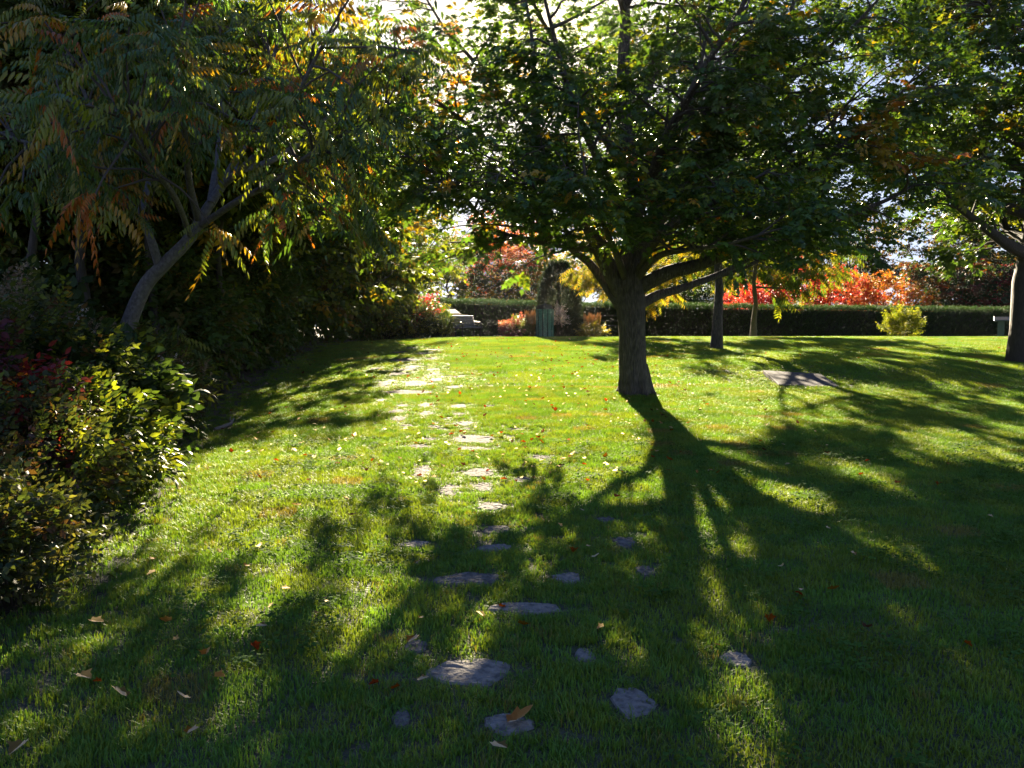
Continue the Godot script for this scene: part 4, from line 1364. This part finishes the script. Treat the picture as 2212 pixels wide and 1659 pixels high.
func plumes(called: String, label: String, where: Vector3, r: float, high: float) -> void:
	var root := thing(called, label, "ornamental grass", where, "plumed grasses by the hedge")
	var g := Geo.new()
	var gl := Geo.new()
	for k in 90:
		var a := rr(0, TAU)
		var q := sqrt(rng.randf())
		var foot := Vector3(cos(a), 0, sin(a)) * r * 0.45 * q
		var tip := Vector3(cos(a), 0, sin(a)) * r * q + Vector3(0, high * rr(0.75, 1.08), 0)
		g.tube([foot.lerp(tip, 0.55), foot.lerp(tip, 0.7), foot.lerp(tip, 0.9), tip], [0.004, 0.016, 0.013, 0.002], 5)
		gl.tube([foot - Vector3(0, 0.03, 0), foot.lerp(tip, 0.56)], [0.004, 0.003], 3, 0.0, false)
	for k in g.c.size():
		g.c[k] = Color(0.40, 0.27, 0.13)
	for k in gl.c.size():
		gl.c[k] = Color(0.26, 0.20, 0.08)
	part("plume", g.mesh(), M.dry, root, "stuff")
	part("stalk", gl.mesh(), M.dry, root, "stuff")

func build_plaque() -> void:
	var fl := at(1684, 833, 14.3)
	var fr := at(1818, 839, 14.3)
	var bl := at(1650, 804, 15.8)
	var br := at(1771, 806, 15.8)
	var mid := (fl + fr + bl + br) * 0.25
	var root := thing("stone_plaque", "grey rectangular stone plaque lying tilted in the grass of the slope", "plaque", mid)
	var x := (fr - fl).normalized()
	var z := ((fl + fr) - (bl + br)).normalized()
	var y := z.cross(x).normalized()
	x = y.cross(z).normalized()
	var t := Transform3D(Basis(x, y, z), Vector3.ZERO)
	var w := (fr - fl).length() * 0.5 + (br - bl).length() * 0.5
	var d := ((fl + fr) - (bl + br)).length() * 0.5
	var g := Geo.new()
	g.box(Transform3D(t.basis, t.basis * Vector3(0, -0.02, 0)), Vector3(w, 0.07, d), 0.008)
	part("slab", g.mesh(), M.slab, root)
	var gb := Geo.new()
	gb.box(Transform3D(t.basis, t.basis * Vector3(0, -0.16, 0)), Vector3(w - 0.05, 0.2, d - 0.05), 0.01)
	part("footing", gb.mesh(), M.slab_edge, root)

func build_bench() -> void:
	var c := on(at(1010, 716, 31.4).x, 31.4)
	var root := thing("slatted_bench", "blue-grey slatted park bench with sunlit top rail on the crest of the lawn", "bench", c)
	root.rotation.y = deg_to_rad(38.0)
	root.scale = Vector3.ONE * 0.85
	# the bench's own axes: x along, seat towards +z
	var back_low := Vector3(0, 0.40, -0.20)
	var back_top := Vector3(0, 0.92, -0.42)
	for k in 7:
		var t := (k + 0.5) / 7.0
		var p := back_low.lerp(back_top, t)
		var g := Geo.new()
		g.box(Transform3D(Basis(Vector3.RIGHT, 0.40), p), Vector3(1.15, 0.058, 0.03), 0.008)
		part("back_slat", g.mesh(), M.bench_slat, root)
	for k in 6:
		var g := Geo.new()
		g.box(Transform3D(Basis(Vector3.RIGHT, -0.06), Vector3(0, 0.40 + 0.005 * k, -0.14 + 0.085 * k)), Vector3(1.15, 0.03, 0.066), 0.008)
		part("seat_slat", g.mesh(), M.bench_slat, root)
	for s in [-1.0, 1.0]:
		var g := Geo.new()
		g.tube(smooth_line([Vector3(s * 0.46, -0.1, -0.26), Vector3(s * 0.46, 0.2, -0.18), Vector3(s * 0.46, 0.38, -0.20), Vector3(s * 0.46, 0.66, -0.34), Vector3(s * 0.46, 0.93, -0.46)]), taper(17, 0.028, 0.022), 8)
		part("back_leg", g.mesh(), M.iron, root)
		var g2 := Geo.new()
		g2.tube(smooth_line([Vector3(s * 0.46, -0.1, 0.34), Vector3(s * 0.46, 0.2, 0.29), Vector3(s * 0.46, 0.38, 0.31)]), taper(9, 0.028, 0.024), 8)
		part("front_leg", g2.mesh(), M.iron, root)
		var g3 := Geo.new()
		g3.tube(smooth_line([Vector3(s * 0.48, 0.66, -0.33), Vector3(s * 0.48, 0.64, 0.0), Vector3(s * 0.48, 0.60, 0.26), Vector3(s * 0.48, 0.40, 0.32)]), taper(13, 0.022, 0.02), 8)
		part("armrest", g3.mesh(), M.iron, root)
		var g4 := Geo.new()
		g4.tube([Vector3(s * 0.46, 0.362, -0.22), Vector3(s * 0.46, 0.375, 0.34)], [0.02, 0.02], 8)
		part("seat_rail", g4.mesh(), M.iron, root)
		for k in 3:
			var gb := Geo.new()
			var p := back_low.lerp(back_top, (k * 2 + 1.5) / 7.0)
			gb.tube([Vector3(s * 0.46, p.y, p.z + 0.012), Vector3(s * 0.46, p.y + 0.008, p.z + 0.03)], [0.012, 0.008], 8)
			part("bolt", gb.mesh(), M.bolt, root)

func build_bin() -> void:
	var c := on(at(1177, 700, 31.8).x, 31.8)
	var root := thing("litter_bin", "round green litter bin of upright slats with a dark domed lid", "bin", c)
	var gi := Geo.new()
	gi.tube([Vector3(0, -0.05, 0), Vector3(0, 1.02, 0)], [0.27, 0.29], 20)
	part("liner", gi.mesh(), M.bin_lid, root)
	var n := 11
	for k in n:
		var a := TAU * k / n
		var g := Geo.new()
		var b := Basis(Vector3.UP, a)
		g.box(Transform3D(b, b * Vector3(0, 0.52, 0.305)), Vector3(0.146, 1.0, 0.022), 0.006)
		part("slat", g.mesh(), M.bin_green, root)
	for y in [0.18, 0.86]:
		var g := Geo.new()
		g.tube([Vector3(0, y, 0), Vector3(0, y + 0.04, 0)], [0.29, 0.29], 26)
		part("hoop", g.mesh(), M.iron, root)
	var gl := Geo.new()
	gl.tube([Vector3(0, 1.0, 0), Vector3(0, 1.03, 0), Vector3(0, 1.09, 0), Vector3(0, 1.13, 0), Vector3(0, 1.155, 0), Vector3(0, 1.165, 0)], [0.33, 0.345, 0.34, 0.29, 0.2, 0.1], 28)
	part("lid", gl.mesh(), M.bin_lid, root)

func build_lectern(called: String, label: String, x: float, d: float, high: float, face: Material, body: Material, size: Vector2, turn: float) -> void:
	var root := thing(called, label, "sign", on(x, d))
	root.rotation.y = turn
	var g := Geo.new()
	g.box(Transform3D(Basis(), Vector3(0, high * 0.45, 0)), Vector3(size.x * 0.45, high * 0.95, 0.12), 0.01)
	part("post", g.mesh(), body, root)
	var tilt := Basis(Vector3.RIGHT, 0.35)
	var gt := Geo.new()
	gt.box(Transform3D(tilt, Vector3(0, high * 0.93, 0)), Vector3(size.x, 0.04, size.y), 0.008)
	part("desk", gt.mesh(), body, root)
	var gf := Geo.new()
	gf.box(Transform3D(tilt, Vector3(0, high * 0.93, 0) + tilt * Vector3(0, 0.023, 0)), Vector3(size.x - 0.04, 0.01, size.y - 0.04), 0.003)
	part("panel", gf.mesh(), face, root)

# ---------------------------------------------------------------- fallen leaves
func build_fallen_leaves() -> void:
	var mats := {}
	var cols := {"orange": lin(0.18, 0.046, 0.004), "yellow": lin(0.13, 0.062, 0.004), "red-orange": lin(0.18, 0.030, 0.005), "pale tan": lin(0.065, 0.042, 0.022), "brown": lin(0.075, 0.036, 0.019)}
	for k in cols:
		var m := StandardMaterial3D.new()
		m.albedo_color = cols[k]
		m.roughness = 0.95
		m.metallic_specular = 0.1
		m.backlight_enabled = true
		m.backlight = lin(0.9, 0.7, 0.4)
		m.cull_mode = BaseMaterial3D.CULL_DISABLED
		mats[k] = m
	var put := func(p: Vector3, hue: String, size: float, words: String, k: int) -> void:
		var o := MeshInstance3D.new()
		o.name = numbered("fallen_leaf")
		o.mesh = L.fallen[k]
		o.material_override = mats[hue]
		add_child(o)
		var b := Basis(Vector3.UP, rr(0, TAU)) * Basis(Vector3.RIGHT, rr(-0.4, 0.4)) * Basis(Vector3.BACK, rr(-0.4, 0.4))
		o.transform = Transform3D(b.scaled(Vector3.ONE * size * 0.72), p)
		tag(o, words, "leaf", "fallen leaves on the lawn")
	# what a leaf lies beside
	var spot := func(p: Vector3) -> String:
		var x := p.x
		var d := -p.z
		if on_stone(x, -d, 1.6):
			return "beside or on a path stone"
		if x < border_x(d) + 0.9:
			return "near the wild border's rim"
		if Vector2(x - 1.9, d - 13.0).length() < 2.2:
			return "around the big maple's foot"
		if Vector2(x - 4.9, d - 15.0).length() < 2.4:
			return "near the grey stone plaque"
		if near_stone(x, -d, 0.6):
			return "in the grass close to the path"
		if d > 17.0:
			return "on the upper lawn towards the hedge"
		if x > 3.2:
			return "on the grass below the plaque's slope"
		if x < -0.8:
			return "on the grass between path and wild border"
		return "on the grass between path and maple"
	# the ones that stand out: picture x, y, colour, size
	var known := [[610, 1288, "orange", 0.06], [585, 1195, "orange", 0.08], [562, 1200, "yellow", 0.08], [372, 1358, "orange", 0.07], [336, 1250, "orange", 0.07], [335, 1222, "red-orange", 0.06], [445, 1440, "orange", 0.08], [170, 1490, "pale tan", 0.10], [275, 1535, "brown", 0.10], [408, 1532, "brown", 0.08], [463, 1488, "red-orange", 0.07], [556, 1375, "pale tan", 0.07], [405, 1620, "orange", 0.07], [55, 1632, "brown", 0.10], [195, 1362, "pale tan", 0.09], [897, 1232, "orange", 0.06], [1280, 1220, "pale tan", 0.08], [900, 1400, "red-orange", 0.09], [1065, 1640, "brown", 0.09], [1690, 1242, "pale tan", 0.06], [528, 1237, "orange", 0.06], [680, 1000, "orange", 0.07], [640, 985, "red-orange", 0.07], [650, 1102, "orange", 0.08], [556, 960, "orange", 0.08], [540, 985, "orange", 0.07], [1128, 1045, "pale tan", 0.06], [970, 793, "brown", 0.10], [985, 748, "red-orange", 0.10], [1232, 737, "brown", 0.1], [820, 905, "orange", 0.07], [872, 935, "yellow", 0.08], [1420, 985, "orange", 0.07], [1375, 960, "yellow", 0.07], [1222, 1000, "yellow", 0.07], [240, 1005, "orange", 0.06]]
	for q in known:
		var p := gp(q[0], q[1])
		put.call(p + Vector3(0, 0.04, 0), q[2], q[3], "%s fallen maple leaf %s" % [q[2], spot.call(p)], rng.randi_range(0, 3))
	# the bright leaf curled up on its own stone
	var big := gp(1096, 1566)
	var o := MeshInstance3D.new()
	o.name = "curled_leaf"
	var g := Geo.new()
	put_leaf(g, Transform3D.IDENTITY, FALLEN, -0.7, -0.9, Color.WHITE)
	g.quad(Vector3(-0.01, 0, 0.02), Vector3(0.01, 0, 0.02), Vector3(0.05, 0.03, -0.35), Vector3(0.035, 0.03, -0.35))
	o.mesh = g.mesh()
	o.material_override = mats["orange"]
	add_child(o)
	o.transform = Transform3D(Basis(Vector3.UP, 1.9) * Basis(Vector3.RIGHT, 0.25).scaled(Vector3.ONE * 0.085), big + Vector3(0, 0.02, 0.03))
	tag(o, "large orange maple leaf curled up on a sunken flagstone", "leaf")
	# the rest, thickest on the sunlit slope beside the path and under the maple
	var n := 0
	var rest_p := []
	var rest_c := []
	var tries := 0
	while tries < 9000 and (n < 250 or rest_p.size() < 420):
		tries += 1
		var d := rr(3.2, 28.0)
		var x := rr(-0.58 * d, 0.56 * d)
		if x < border_x(d) + 0.1:
			continue
		var w := 0.25 + 0.75 * exp(-pow((x - 0.2) / 2.6, 2.0))
		if d < 7.0:
			w *= 0.15
		if x > 3.5:
			w *= 0.25
		if rng.randf() > w:
			continue
		var hue: String = ["orange", "orange", "orange", "orange", "yellow", "red-orange", "red-orange", "red-orange", "brown", "brown", "brown", "pale tan"][rng.randi_range(0, 11)]
		var size := rr(0.035, 0.065)
		var p := Vector3(x, hgt(x, -d) + (0.037 if not on_stone(x, -d, 1.0) else 0.02), -d)
		if n < 250 and (d < 16.0 or rng.randf() < 0.2):
			put.call(p, hue, size, "%s fallen maple leaf %s" % [hue, spot.call(p)], rng.randi_range(0, 3))
			n += 1
		else:
			var b := Basis(Vector3.UP, rr(0, TAU)) * Basis(Vector3.RIGHT, rr(-0.5, 0.5))
			rest_p.append(Transform3D(b.scaled(Vector3.ONE * size), p))
			rest_c.append((cols[hue] as Color).srgb_to_linear())
	var litter := Node3D.new()
	litter.name = "leaf_litter"
	litter.set_meta("kind", "stuff")
	add_child(litter)
	tag(litter, "thin scatter of small autumn leaves over the upper lawn", "leaves")
	sprays("small_leaf", L.fallen, M.litter, rest_p, rest_c, litter, Vector3.ZERO)
